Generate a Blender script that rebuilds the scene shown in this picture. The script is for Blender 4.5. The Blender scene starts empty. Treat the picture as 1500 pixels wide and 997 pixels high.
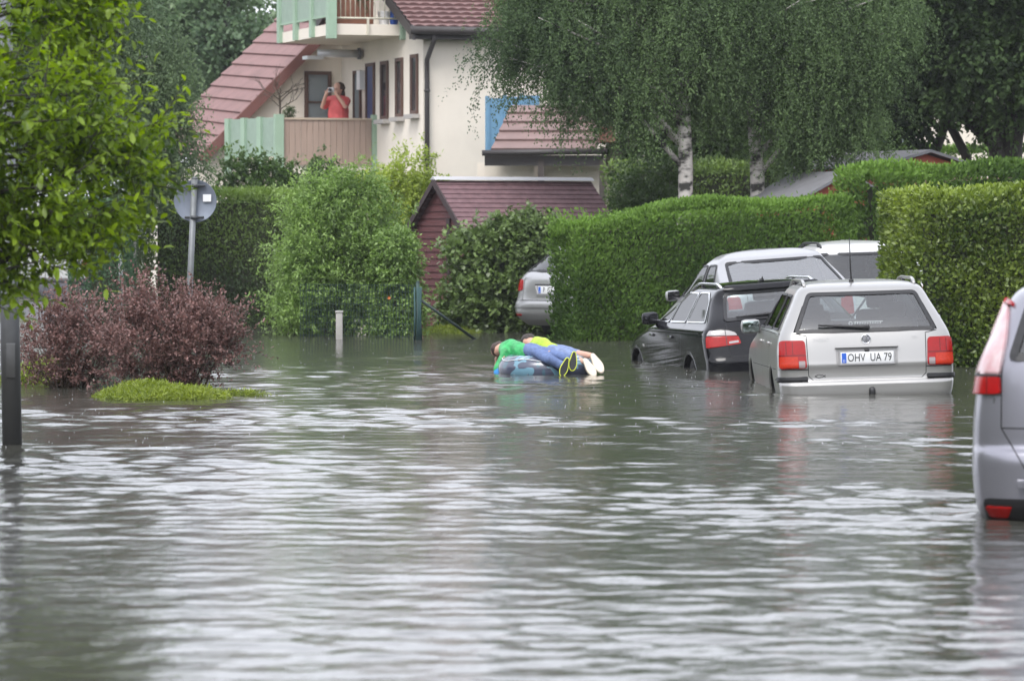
import bpy, bmesh, math, random
import numpy as np
from mathutils import Vector, Matrix

random.seed(7)
RNG = np.random.default_rng(11)
SC = bpy.context.scene
COL = SC.collection
R_ = math.radians

# ------------------------------------------------------------------ camera
F = 6000.0                      # focal length in photo pixels (1500 wide)
CAMH = 1.57                     # eye height above the flood water (water is z = 0)
PITCH = math.atan(156.5 / F)
def at(px, py, Y):
    """point seen at photo pixel (px, py), Y metres in front of the camera"""
    cx = (px - 750.0) / F; cy = (498.5 - py) / F
    d = Vector((cx, math.cos(PITCH) + cy * math.sin(PITCH), -math.sin(PITCH) + cy * math.cos(PITCH)))
    return Vector((0, 0, CAMH)) + d * (Y / d.y)

# ------------------------------------------------------------------ objects
def link(o, parent=None):
    COL.objects.link(o)
    if parent is not None:
        o.parent = parent
    return o
def tag(o, label=None, cat=None, group=None, kind=None):
    if label: o['label'] = label
    if cat: o['category'] = cat
    if group: o['group'] = group
    if kind: o['kind'] = kind
    return o
def thing(name, label, cat, loc=(0, 0, 0), rz=0.0, group=None, roll=0.0, pitch=0.0):
    o = bpy.data.objects.new(name, None)
    o.empty_display_size = 0.2
    o.location = loc
    o.rotation_euler = (pitch, roll, rz)
    link(o)
    return tag(o, label, cat, group)

class MB:
    def __init__(s):
        s.v = []; s.f = []; s.m = []; s.sm = []
    def add(s, verts, faces, mi=0, smooth=False):
        b = len(s.v)
        s.v.extend([tuple(p) for p in verts])
        for f in faces:
            s.f.append(tuple(i + b for i in f)); s.m.append(mi); s.sm.append(smooth)
    def box(s, c, size, M=None, mi=0):
        hx, hy, hz = size[0] / 2, size[1] / 2, size[2] / 2
        P = [Vector((x, y, z)) for x in (-hx, hx) for y in (-hy, hy) for z in (-hz, hz)]
        if M is not None: P = [M @ p for p in P]
        P = [p + Vector(c) for p in P]
        s.add(P, [(0, 1, 3, 2), (4, 6, 7, 5), (0, 4, 5, 1), (2, 3, 7, 6), (0, 2, 6, 4), (1, 5, 7, 3)], mi)
    def bbox(s, c, size, M=None, mi=0, b=0.01):
        """bevelled box"""
        bm = bmesh.new(); bmesh.ops.create_cube(bm, size=1.0)
        for v in bm.verts: v.co = Vector((v.co.x * size[0], v.co.y * size[1], v.co.z * size[2]))
        bmesh.ops.bevel(bm, geom=list(bm.edges), offset=min(b, 0.45 * min(size)), segments=2, affect='EDGES', profile=0.6)
        bm.verts.index_update()
        P = [(M @ v.co if M is not None else v.co) + Vector(c) for v in bm.verts]
        s.add(P, [tuple(v.index for v in f.verts) for f in bm.faces], mi, True)
        bm.free()
    def tube(s, pts, rad, n=8, mi=0, cap=True, smooth=True):
        pts = [Vector(p) for p in pts]
        if not hasattr(rad, '__len__'): rad = [rad] * len(pts)
        rings = []; prev = None
        for i, p in enumerate(pts):
            t = (pts[min(i + 1, len(pts) - 1)] - pts[max(i - 1, 0)])
            if t.length < 1e-9: t = Vector((0, 0, 1))
            t.normalize()
            if prev is None:
                a = Vector((1, 0, 0)) if abs(t.x) < 0.8 else Vector((0, 1, 0))
                u = t.cross(a).normalized()
            else:
                u = prev - t * prev.dot(t)
                if u.length < 1e-6: u = t.cross(Vector((1, 0, 0)))
                u.normalize()
            prev = u; w = t.cross(u)
            rings.append([p + (u * math.cos(2 * math.pi * k / n) + w * math.sin(2 * math.pi * k / n)) * rad[i] for k in range(n)])
        V = [q for r in rings for q in r]; Fc = []
        for i in range(len(pts) - 1):
            for k in range(n):
                Fc.append((i * n + k, i * n + (k + 1) % n, (i + 1) * n + (k + 1) % n, (i + 1) * n + k))
        if cap:
            Fc.append(tuple(range(n - 1, -1, -1))); e = (len(pts) - 1) * n
            Fc.append(tuple(range(e, e + n)))
        s.add(V, Fc, mi, smooth)
    def lathe(s, prof, M=None, n=32, mi=0, smooth=True):
        V = []
        for r, h in prof:
            for k in range(n):
                a = 2 * math.pi * k / n
                p = Vector((r * math.cos(a), r * math.sin(a), h))
                V.append(M @ p if M is not None else p)
        Fc = []
        for i in range(len(prof) - 1):
            for k in range(n):
                Fc.append((i * n + k, i * n + (k + 1) % n, (i + 1) * n + (k + 1) % n, (i + 1) * n + k))
        s.add(V, Fc, mi, smooth)
    def grid(s, P, mi=0, smooth=True, closed=False):
        """P: rows of points"""
        nr, nc = len(P), len(P[0])
        V = [p for r in P for p in r]; Fc = []
        for i in range(nr - 1):
            for k in range(nc if closed else nc - 1):
                k2 = (k + 1) % nc
                Fc.append((i * nc + k, i * nc + k2, (i + 1) * nc + k2, (i + 1) * nc + k))
        s.add(V, Fc, mi, smooth)
    def prism(s, poly, o, u, v, depth, mi=0):
        """2d polygon on the plane o + u*x + v*y pushed along u x v by depth"""
        o = Vector(o); u = Vector(u).normalized(); v = Vector(v).normalized(); n = u.cross(v)
        A = [o + u * x + v * y for x, y in poly]; B = [p + n * depth for p in A]; k = len(poly)
        s.add(A + B, [tuple(range(k - 1, -1, -1)), tuple(range(k, 2 * k))] + [(i, (i + 1) % k, k + (i + 1) % k, k + i) for i in range(k)], mi)
    def quad(s, a, b, c, d, mi=0):
        s.add([a, b, c, d], [(0, 1, 2, 3)], mi)
    def build(s, name, mats, parent=None, recalc=False):
        me = bpy.data.meshes.new(name)
        me.from_pydata(s.v, [], s.f)
        if not isinstance(mats, (list, tuple)): mats = [mats]
        for m in mats: me.materials.append(m)
        me.polygons.foreach_set('material_index', s.m)
        me.polygons.foreach_set('use_smooth', s.sm)
        if recalc:
            bm = bmesh.new(); bm.from_mesh(me); bmesh.ops.recalc_face_normals(bm, faces=bm.faces); bm.to_mesh(me); bm.free()
        me.update()
        return link(bpy.data.objects.new(name, me), parent)

def np_mesh(name, V, Fq, mats, parent=None, tint=None, smooth=False, mi=None):
    """fast mesh of quads (or triangles) from arrays"""
    me = bpy.data.meshes.new(name)
    V = np.ascontiguousarray(V, dtype=np.float32); Fq = np.ascontiguousarray(Fq, dtype=np.int32)
    n, k = Fq.shape
    me.vertices.add(len(V)); me.vertices.foreach_set('co', V.ravel())
    me.loops.add(n * k); me.loops.foreach_set('vertex_index', Fq.ravel())
    me.polygons.add(n)
    me.polygons.foreach_set('loop_start', np.arange(0, n * k, k, dtype=np.int32))
    me.polygons.foreach_set('loop_total', np.full(n, k, dtype=np.int32))
    if not isinstance(mats, (list, tuple)): mats = [mats]
    for m in mats: me.materials.append(m)
    if mi is not None: me.polygons.foreach_set('material_index', np.asarray(mi, dtype=np.int32))
    if smooth: me.polygons.foreach_set('use_smooth', np.ones(n, dtype=bool))
    if tint is not None:
        a = me.attributes.new('tint', 'FLOAT', 'POINT')
        a.data.foreach_set('value', np.ascontiguousarray(tint, dtype=np.float32))
    me.update(calc_edges=True); me.validate()
    return link(bpy.data.objects.new(name, me), parent)

# ------------------------------------------------------------------ materials
MATS = {}
def P(name, col, rough=0.6, metal=0.0, var=0.0, scale=8.0, bump=0.0, bscale=None, coat=0.0, spec=0.5, stretch=(1, 1, 1), col2=None):
    if name in MATS: return MATS[name]
    m = bpy.data.materials.new(name); m.use_nodes = True
    nt = m.node_tree; b = nt.nodes['Principled BSDF']
    b.inputs['Roughness'].default_value = rough; b.inputs['Metallic'].default_value = metal
    b.inputs['Base Color'].default_value = (*col, 1)
    b.inputs['Specular IOR Level'].default_value = spec
    b.inputs['Coat Weight'].default_value = coat; b.inputs['Coat Roughness'].default_value = 0.05
    if var > 0 or bump > 0 or col2:
        tc = nt.nodes.new('ShaderNodeTexCoord'); mp = nt.nodes.new('ShaderNodeMapping')
        mp.inputs['Scale'].default_value = stretch
        nt.links.new(tc.outputs['Object'], mp.inputs['Vector'])
        nz = nt.nodes.new('ShaderNodeTexNoise'); nz.inputs['Scale'].default_value = scale; nz.inputs['Detail'].default_value = 5
        nz.inputs['Roughness'].default_value = 0.65
        nt.links.new(mp.outputs['Vector'], nz.inputs['Vector'])
        if var > 0 or col2:
            cr = nt.nodes.new('ShaderNodeValToRGB')
            lo = col2 if col2 else tuple(c * (1 - var) for c in col)
            hi = col if col2 else tuple(min(1, c * (1 + var)) for c in col)
            cr.color_ramp.elements[0].color = (*lo, 1); cr.color_ramp.elements[0].position = 0.32
            cr.color_ramp.elements[1].color = (*hi, 1); cr.color_ramp.elements[1].position = 0.68
            nt.links.new(nz.outputs['Fac'], cr.inputs['Fac']); nt.links.new(cr.outputs['Color'], b.inputs['Base Color'])
        if bump > 0:
            n2 = nt.nodes.new('ShaderNodeTexNoise'); n2.inputs['Scale'].default_value = bscale or scale * 3; n2.inputs['Detail'].default_value = 4
            nt.links.new(mp.outputs['Vector'], n2.inputs['Vector'])
            bp = nt.nodes.new('ShaderNodeBump'); bp.inputs['Strength'].default_value = bump; bp.inputs['Distance'].default_value = 0.02
            nt.links.new(n2.outputs['Fac'], bp.inputs['Height']); nt.links.new(bp.outputs['Normal'], b.inputs['Normal'])
    MATS[name] = m
    return m

def leafmat(name, dark, light, trans=0.35, rough=0.45, spec=0.4, gl=None):
    if name in MATS: return MATS[name]
    m = bpy.data.materials.new(name); m.use_nodes = True
    nt = m.node_tree; b = nt.nodes['Principled BSDF']; out = nt.nodes['Material Output']
    at_ = nt.nodes.new('ShaderNodeAttribute'); at_.attribute_name = 'tint'
    cr = nt.nodes.new('ShaderNodeValToRGB')
    cr.color_ramp.elements[0].color = (*dark, 1); cr.color_ramp.elements[0].position = 0.1
    cr.color_ramp.elements[1].color = (*light, 1); cr.color_ramp.elements[1].position = 0.95
    nt.links.new(at_.outputs['Fac'], cr.inputs['Fac'])
    nt.links.new(cr.outputs['Color'], b.inputs['Base Color'])
    b.inputs['Roughness'].default_value = rough; b.inputs['Specular IOR Level'].default_value = spec
    tr = nt.nodes.new('ShaderNodeBsdfTranslucent')
    hs = nt.nodes.new('ShaderNodeHueSaturation'); hs.inputs['Saturation'].default_value = 1.15; hs.inputs['Value'].default_value = 1.5
    nt.links.new(cr.outputs['Color'], hs.inputs['Color']); nt.links.new(hs.outputs['Color'], tr.inputs['Color'])
    mx = nt.nodes.new('ShaderNodeMixShader'); mx.inputs['Fac'].default_value = trans
    nt.links.new(b.outputs['BSDF'], mx.inputs[1]); nt.links.new(tr.outputs['BSDF'], mx.inputs[2])
    nt.links.new(mx.outputs['Shader'], out.inputs['Surface'])
    MATS[name] = m
    return m

def glassmat(name, tint, refl=1.0, ior=1.6):
    if name in MATS: return MATS[name]
    m = bpy.data.materials.new(name); m.use_nodes = True
    nt = m.node_tree; nt.nodes.remove(nt.nodes['Principled BSDF']); out = nt.nodes['Material Output']
    t = nt.nodes.new('ShaderNodeBsdfTransparent'); t.inputs['Color'].default_value = (*tint, 1)
    g = nt.nodes.new('ShaderNodeBsdfGlossy'); g.inputs['Roughness'].default_value = 0.02; g.inputs['Color'].default_value = (refl, refl, refl, 1)
    fr = nt.nodes.new('ShaderNodeFresnel'); fr.inputs['IOR'].default_value = ior
    mx = nt.nodes.new('ShaderNodeMixShader')
    nt.links.new(fr.outputs['Fac'], mx.inputs['Fac']); nt.links.new(t.outputs['BSDF'], mx.inputs[1]); nt.links.new(g.outputs['BSDF'], mx.inputs[2])
    nt.links.new(mx.outputs['Shader'], out.inputs['Surface'])
    MATS[name] = m
    return m

# ------------------------------------------------------------------ text
def text_mesh(body, size):
    cu = bpy.data.curves.new('lettering', 'FONT'); cu.body = body; cu.size = size
    cu.align_x = 'CENTER'; cu.align_y = 'CENTER'; cu.resolution_u = 3
    o = bpy.data.objects.new('lettering', cu); COL.objects.link(o)
    dg = bpy.context.evaluated_depsgraph_get()
    me = bpy.data.meshes.new_from_object(o.evaluated_get(dg))
    V = [v.co.copy() for v in me.vertices]; Fc = [tuple(p.vertices) for p in me.polygons]
    bpy.data.objects.remove(o); bpy.data.curves.remove(cu); bpy.data.meshes.remove(me)
    return V, Fc

# ------------------------------------------------------------------ skin figures
def ico_ball(m, c, r, n=10):
    c = Vector(c); rr = r if hasattr(r, '__len__') else (r, r, r)
    m.lathe([(0.02, -.9998)] + [(math.sin(a), -math.cos(a)) for a in np.linspace(.25, math.pi - .25, n)] + [(0.02, .9998)], Matrix.Translation(c) @ Matrix.Diagonal((*rr, 1)), n * 2)
    k = n * 2; b = len(m.v)
    m.f.append(tuple(range(b - k, b))); m.m.append(0); m.sm.append(True)
    t = n + 2; m.f.append(tuple(range(b - t * k + k - 1, b - t * k - 1, -1))); m.m.append(0); m.sm.append(True)
def wrinkle_mesh(me, wrinkle, seed, f=14):
    co = np.empty(len(me.vertices) * 3, dtype=np.float32); me.vertices.foreach_get('co', co); co = co.reshape(-1, 3).astype(float)
    no = np.array([tuple(v.normal) for v in me.vertices])
    co = co + no * (noise3(co * f, seed) * wrinkle)[:, None] + no * (noise3(co * f * 2.4, seed + 3) * wrinkle * 0.5)[:, None]
    me.vertices.foreach_set('co', co.astype(np.float32).ravel()); me.update()
def skin(name, verts, edges, rad, mat, parent=None, root=0, sub=2, wrinkle=0.0, seed=0, voxel=.008):
    """one continuous surface round a skeleton of tapered limbs"""
    m = MB()
    def mean(r): return r[1] if hasattr(r, '__len__') else r
    for v, r in zip(verts, rad):
        if hasattr(r, '__len__') and r[0] > r[1]:
            for q in (-1, 0, 1): ico_ball(m, Vector(v) + Vector((q * (r[0] - r[1]), 0, 0)), r[1])
        else: ico_ball(m, v, mean(r))
    for a, b in edges:
        ra, rb = rad[a], rad[b]; offs_ = [0.0]
        wa = ra[0] - ra[1] if hasattr(ra, '__len__') else 0; wb = rb[0] - rb[1] if hasattr(rb, '__len__') else 0
        if max(wa, wb) > .03: offs_ = [-1, -.5, 0, .5, 1]
        for q in offs_:
            p0 = Vector(verts[a]) + Vector((q * wa, 0, 0)); p1 = Vector(verts[b]) + Vector((q * wb, 0, 0))
            if (p1 - p0).length > 1e-4: m.tube([p0, p0.lerp(p1, .5), p1], [mean(ra), (mean(ra) + mean(rb)) / 2, mean(rb)], 16)
    o = m.build(name, mat)
    md = o.modifiers.new('remesh', 'REMESH'); md.mode = 'VOXEL'; md.voxel_size = voxel; md.use_smooth_shade = True
    sm = o.modifiers.new('smooth', 'SMOOTH'); sm.factor = .5; sm.iterations = 3 if voxel < .007 else 5
    me0 = o.data; dg = bpy.context.evaluated_depsgraph_get()
    m2 = bpy.data.meshes.new_from_object(o.evaluated_get(dg))
    bpy.data.objects.remove(o); bpy.data.meshes.remove(me0)
    m2.name = name; m2.materials.clear(); m2.materials.append(mat)
    for p in m2.polygons: p.use_smooth = True
    if wrinkle: wrinkle_mesh(m2, wrinkle, seed)
    return link(bpy.data.objects.new(name, m2), parent)
def hair_cap(name, c, r, mat, parent, seed=0):
    m = MB(); ico_ball(m, c, r, 18); o = m.build(name, mat, parent); wrinkle_mesh(o.data, .007, seed, 38); return o

def noise3(p, seed=0, k=9):
    r = np.random.default_rng(seed + 100)
    out = np.zeros(len(p))
    for i in range(k):
        d = r.normal(size=3); d /= np.linalg.norm(d); f = r.uniform(0.5, 1.6)
        out += np.sin(p @ (d * f) + r.uniform(0, 6.28))
    return out / math.sqrt(k / 2) * 0.7
# ================================================================== cars
def pchip_table(pts, n=1600):
    x = np.array([p[0] for p in pts], float); y = np.array([p[1] for p in pts], float)
    h = np.diff(x); d = np.diff(y) / h; m = np.zeros(len(x))
    for i in range(1, len(x) - 1):
        if d[i - 1] * d[i] > 0:
            w1 = 2 * h[i] + h[i - 1]; w2 = h[i] + 2 * h[i - 1]
            m[i] = (w1 + w2) / (w1 / d[i - 1] + w2 / d[i])
    m[0] = d[0]; m[-1] = d[-1]
    X = np.linspace(x[0], x[-1], n); k = np.clip(np.searchsorted(x, X) - 1, 0, len(h) - 1)
    t = (X - x[k]) / h[k]
    Y = (y[k] * (1 + 2 * t) * (1 - t) ** 2 + m[k] * h[k] * t * (1 - t) ** 2 + y[k + 1] * t * t * (3 - 2 * t) + m[k + 1] * h[k] * t * t * (t - 1))
    return X, Y

class Surf:
    """car body as stacked plan outlines: half width, rear and front limit at each height"""
    def __init__(s, w, yr, yf, R=0.36, n=5.0, Rf=0.75, nf=3.2):
        s.w_, s.r_, s.f_ = pchip_table(w), pchip_table(yr), pchip_table(yf)
        s.R0, s.n, s.Rf0, s.nf = R, n, Rf, nf; s.zmax = w[-1][0]; s.zmin = w[0][0]
    def w(s, z): return np.interp(z, *s.w_)
    def yr(s, z): return np.interp(z, *s.r_)
    def yf(s, z): return np.interp(z, *s.f_)
    def R(s, z): return np.minimum(s.R0, 0.36 * (s.yf(z) - s.yr(z)))
    def Rf(s, z): return np.minimum(s.Rf0, 0.36 * (s.yf(z) - s.yr(z)))
    def W(s, y, z):
        a = np.clip((y - s.yr(z)) / s.R(z), 0, 1); b = np.clip((s.yf(z) - y) / s.Rf(z), 0, 1)
        return s.w(z) * (1 - (1 - a) ** s.n) ** (1 / s.n) * (1 - (1 - b) ** s.nf) ** (1 / s.nf)
    def rear(s, x, z):
        q = np.clip(np.abs(x) / np.maximum(s.w(z), 1e-6), 0, 0.99999)
        return s.yr(z) + s.R(z) * (1 - (1 - q ** s.n) ** (1 / s.n))
    def front(s, x, z):
        q = np.clip(np.abs(x) / np.maximum(s.w(z), 1e-6), 0, 0.99999)
        return s.yf(z) - s.Rf(z) * (1 - (1 - q ** s.nf) ** (1 / s.nf))
    # maps (u, v) -> xyz
    def m_rear(s, u, v): return np.stack([u, s.rear(u, v), v], -1)
    def m_front(s, u, v): return np.stack([u, s.front(u, v), v], -1)
    def m_side(s, sg): return lambda u, v: np.stack([sg * s.W(u, v), u, v], -1)

def offs(mp, u, v, off, outdir):
    e = 0.004
    p = mp(u, v); a = mp(u + e, v) - mp(u - e, v); b = mp(u, v + e) - mp(u, v - e)
    n = np.cross(a, b); L = np.linalg.norm(n, axis=-1, keepdims=True); n = n / np.maximum(L, 1e-9)
    sgn = np.sign((n * np.array(outdir)).sum(-1, keepdims=True)); sgn[sgn == 0] = 1
    return p + n * sgn * off
OUT_R = (0, -1, 0.12); OUT_F = (0, 1, 0.12)

def round_poly(pts, r, k=5):
    out = []; n = len(pts)
    for i in range(n):
        p0, p, p1 = (np.array(pts[(i + j) % n], float) for j in (-1, 0, 1))
        a = p0 - p; b = p1 - p; la, lb = np.linalg.norm(a), np.linalg.norm(b)
        rr = r[i] if hasattr(r, '__len__') else r
        t = min(rr, la * 0.45, lb * 0.45)
        A = p + a / la * t; B = p + b / lb * t
        for j in range(k + 1):
            q = j / k
            out.append(tuple(A * (1 - q) ** 2 + p * 2 * q * (1 - q) + B * q * q))
    return out
def shrink(poly, d):
    c = np.array(poly); n = len(c); out = []
    area = 0.5 * sum(c[i][0] * c[(i + 1) % n][1] - c[(i + 1) % n][0] * c[i][1] for i in range(n)); sg = 1 if area > 0 else -1
    for i in range(n):
        t = c[(i + 1) % n] - c[i - 1]; L = np.linalg.norm(t)
        nn = np.array([-t[1], t[0]]) / max(L, 1e-9) * sg
        out.append(tuple(c[i] + nn * d))
    return out
def inpoly(u, v, poly):
    r = np.zeros(np.shape(u), bool); n = len(poly)
    for i in range(n):
        x0, y0 = poly[i]; x1, y1 = poly[(i + 1) % n]
        if y0 == y1: continue
        c = ((y0 > v) != (y1 > v)) & (u < (x1 - x0) * (v - y0) / (y1 - y0) + x0)
        r ^= c
    return r

def patch(mb, poly, mp, off, outdir, nr=16, nc=18, thick=0.006, mi=0):
    vs = [p[1] for p in poly]; v0, v1 = min(vs), max(vs); e = (v1 - v0) * 1e-3
    t = 0.5 - 0.5 * np.cos(np.linspace(0, math.pi, nr)); rows = []
    for v in v0 + e + (v1 - v0 - 2 * e) * t:
        xs = []
        for i in range(len(poly)):
            (xa, ya), (xb, yb) = poly[i], poly[(i + 1) % len(poly)]
            if (ya > v) != (yb > v): xs.append(xa + (xb - xa) * (v - ya) / (yb - ya))
        if len(xs) < 2: continue
        u = np.linspace(min(xs), max(xs), nc); rows.append((u, np.full(nc, v)))
    U = np.array([r[0] for r in rows]); Vv = np.array([r[1] for r in rows])
    Pt = offs(mp, U, Vv, off, outdir)
    mb.grid([[tuple(p) for p in r] for r in Pt], mi, True)
    if thick:
        B = offs(mp, U, Vv, off - thick, outdir)
        loop = [(0, j) for j in range(nc)] + [(i, nc - 1) for i in range(1, len(rows))] + [(len(rows) - 1, j) for j in range(nc - 2, -1, -1)] + [(i, 0) for i in range(len(rows) - 2, 0, -1)]
        mb.grid([[tuple(Pt[i][j]) for i, j in loop], [tuple(B[i][j]) for i, j in loop]], mi, False, True)
def ring(mb, outer, inner, mp, off, outdir, mi=0, thick=0.004):
    n = len(outer)
    def dens(poly):
        out = []
        for i in range(n):
            a = np.array(poly[i]); b = np.array(poly[(i + 1) % n])
            for j in range(4): out.append(a + (b - a) * j / 4)
        return np.array(out)
    O = dens(outer); I = dens(inner)
    A = offs(mp, O[:, 0], O[:, 1], off, outdir); B = offs(mp, I[:, 0], I[:, 1], off, outdir)
    A2 = offs(mp, O[:, 0], O[:, 1], off - thick, outdir); B2 = offs(mp, I[:, 0], I[:, 1], off - thick - 0.01, outdir)
    mb.grid([[tuple(p) for p in q] for q in (A2, A, B, B2)], mi, False, True)
def strip(mb, pts, mp, off, width, outdir, mi=0, thick=0.0):
    Q = []
    for i in range(len(pts) - 1):
        a = np.array(pts[i], float); b = np.array(pts[i + 1], float); k = max(2, int(np.linalg.norm(b - a) / 0.03))
        for j in range(k): Q.append(a + (b - a) * j / k)
    Q.append(np.array(pts[-1], float)); Q = np.array(Q)
    T = np.gradient(Q, axis=0); T /= np.maximum(np.linalg.norm(T, axis=1, keepdims=True), 1e-9)
    N = np.stack([-T[:, 1], T[:, 0]], 1) * width / 2
    A = Q + N; B = Q - N
    rows = [offs(mp, A[:, 0], A[:, 1], off, outdir), offs(mp, B[:, 0], B[:, 1], off, outdir)]
    if thick:
        rows = [offs(mp, A[:, 0], A[:, 1], off - thick, outdir)] + rows + [offs(mp, B[:, 0], B[:, 1], off - thick, outdir)]
    mb.grid([[tuple(p) for p in r] for r in rows], mi, False)

def glue_text(mb, body, size, u0, v0, mp, off, outdir, mi=0, wscale=1.0, flip=1):
    V, Fc = text_mesh(body, size)
    u = np.array([u0 + flip * v.x * wscale for v in V]); w = np.array([v0 + v.y for v in V])
    Pt = offs(mp, u, w, off, outdir)
    mb.add([tuple(p) for p in Pt], Fc, mi)

def make_car(sp):
    S = sp['surf']
    root = thing('parked_car', sp['label'], 'car', sp['loc'], sp['rz'], sp.get('group', 'cars parked in the flooded street'), roll=sp.get('roll', 0), pitch=sp.get('pitch', 0))
    paint = sp['paint']; black = P('car_black_trim', (0.018, 0.018, 0.02), 0.45); rub = P('rubber_seal', (0.012, 0.012, 0.014), 0.5)
    gap = P('panel_gap', (0.01, 0.01, 0.012), 0.8)
    # --- body shell
    zt = sp['belt']; zr = sp['zroof']; zm = S.zmax
    zs = list(np.arange(S.zmin, 0.64, 0.02)) + list(np.arange(0.64, zt, 0.0105)) + list(np.arange(zt, zr, 0.016)) + \
        list(zr + (zm - zr) * np.sin(np.linspace(0, math.pi / 2, 16)))
    zs = np.array(zs); zs[-1] = zm - 1e-5
    fr = np.linspace(0, 0.9, 22); n = S.n; nf = S.nf
    d9 = 1 - (1 - 0.9 ** n) ** (1 / n); d9f = 1 - (1 - 0.9 ** nf) ** (1 / nf)
    aR = np.linspace(d9, 1, 11)[1:]; aF = np.linspace(d9f, 1, 14)[1:]; ff = np.linspace(0, 0.9, 14)
    tau = np.linspace(0, 1, 90)
    rows = []
    for z in zs:
        w, yr, yf, R, Rf = (float(q) for q in (S.w(z), S.yr(z), S.yf(z), S.R(z), S.Rf(z)))
        x1 = w * fr; y1 = S.rear(x1, z) if w > 1e-4 else np.full(len(fr), yr)
        y2 = yr + aR * R; y3 = yr + R + (yf - Rf - yr - R) * tau[1:-1]; y4 = (yf - aF[::-1] * Rf)
        ys = np.concatenate([y2, y3, y4]); xs = S.W(ys, np.full(len(ys), z))
        x5 = w * ff[::-1]; y5 = S.front(x5, z)
        X = np.concatenate([x1, xs, x5]); Y = np.concatenate([y1, ys, y5])
        rows.append((X, Y))
    nc = len(rows[0][0])
    reg = np.array([0] * (len(fr) + len(aR) - 3) + [1] * (3 + len(tau) - 2 + 3) + [2] * (len(aF) - 3 + len(ff)))
    cut = [(0, shrink(q, 0.012)) for q in sp.get('rear_open', [])] + [(1, shrink(q, 0.012)) for q in sp.get('side_open', [])] + [(2, shrink(q, 0.012)) for q in sp.get('front_open', [])]
    V = []; Fc = []
    for sg in (1, -1):
        b = len(V)
        for (X, Y), z in zip(rows, zs): V.extend([(sg * x, y, z) for x, y in zip(X, Y)])
        for i in range(len(zs) - 1):
            XA, YA = rows[i]; XB, YB = rows[i + 1]
            cx = (XA[:-1] + XA[1:] + XB[:-1] + XB[1:]) / 4; cy = (YA[:-1] + YA[1:] + YB[:-1] + YB[1:]) / 4; cz = (zs[i] + zs[i + 1]) / 2
            kill = np.zeros(nc - 1, bool); rg = reg[:nc - 1]
            for r, q in cut:
                if r == 1: kill |= (rg == 1) & inpoly(cy, np.full(nc - 1, cz), q)
                else: kill |= (rg == r) & inpoly(cx * sg, np.full(nc - 1, cz), q)
            for (wy, wz, wr) in sp['arches']:
                kill |= (cx > 0.5) & ((cy - wy) ** 2 + (cz - wz) ** 2 < (wr - 0.008) ** 2)
            for k in np.nonzero(~kill)[0]:
                q = (b + i * nc + k, b + i * nc + k + 1, b + (i + 1) * nc + k + 1, b + (i + 1) * nc + k)
                Fc.append(q if sg == 1 else q[::-1])
        t = b + (len(zs) - 1) * nc
        V.append((0, float(np.mean(rows[-1][1])), zm)); c = len(V) - 1
        for k in range(nc - 1): Fc.append((t + k, t + k + 1, c) if sg == 1 else (t + k + 1, t + k, c))
    mb = MB(); mb.add(V, Fc, 0, True)
    # panel gaps, door cuts as thin dark seams lying in the surface
    for q in sp.get('rear_lines', []): strip(mb, q, S.m_rear, 0.0015, 0.007, OUT_R, 1)
    for sg in (1, -1):
        for q in sp.get('side_lines', []): strip(mb, q, S.m_side(sg), 0.0015, 0.006, (sg, 0, 0.1), 1)
        for (wy, wz, wr) in sp['arches']:           # arch lips
            A = np.linspace(-0.25, math.pi + 0.25, 30)
            Rr = []
            for rr, of in ((wr + 0.03, 0.002), (wr + 0.012, 0.005), (wr - 0.012, 0.004), (wr - 0.014, -0.012)):
                u = wy + rr * np.cos(A); v = np.maximum(wz + rr * np.sin(A), S.zmin)
                Rr.append([tuple(p) for p in offs(S.m_side(sg), u, v, of, (sg, 0, 0.1))])
            mb.grid(Rr, 0, True)
            # wheel well
            L1 = [(sg * (float(S.W(np.array(wy + wr * math.cos(a)), np.array(max(wz + wr * math.sin(a), S.zmin)))) - 0.010), wy + wr * math.cos(a), wz + wr * math.sin(a)) for a in A]
            L2 = [(sg * 0.45, p[1], p[2]) for p in L1]
            mb.grid([L1, L2], 1, True); mb.add(L2, [tuple(range(len(L2)))], 1)
    body = mb.build('body', [paint, gap], root)
    # --- glass with seals
    g = sp['glass']
    gs = sp.get('side_glass', GLSIDE)
    def window(name, poly, mp, outdir, seal=0.03, trim=None, r=0.05, g=g):
        o = round_poly(poly, r); i = shrink(o, seal)
        m1 = MB(); patch(m1, shrink(o, seal * 0.6), mp, 0.002, outdir, 14, 16, 0.0); w = m1.build(name, g, root)
        m2 = MB(); ring(m2, o, i, mp, 0.010, outdir); m2.build('window_seal', trim or rub, w)
        return w
    for q in sp.get('rear_open', []): window('rear_window', q, S.m_rear, OUT_R, sp.get('seal', 0.035))
    for q in sp.get('front_open', []): window('windscreen', q, S.m_front, OUT_F, 0.03)
    for sg in (1, -1):
        for q in sp.get('side_open', []): window('side_window', q, S.m_side(sg), (sg, 0, 0.1), 0.014 if sp.get('side_trim') else 0.022, sp.get('side_trim'), .05, gs)
    # --- lamps
    for sg in (1, -1):
        for k, (name, poly, mat, off, r) in enumerate(sp['lamps']):
            m1 = MB(); q = [(sg * a, b) for a, b in round_poly(poly, r)]
            patch(m1, q, S.m_rear, off, OUT_R, 14, 20, off + 0.01); m1.build(name, mat, root)
    # --- rear trims (bumper strips etc.)
    for name, poly, mat, off, r in sp.get('rear_parts', []):
        m1 = MB(); patch(m1, round_poly(poly, r), S.m_rear, off, OUT_R, 8, 30, off + 0.012); m1.build(name, mat, root)
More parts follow.
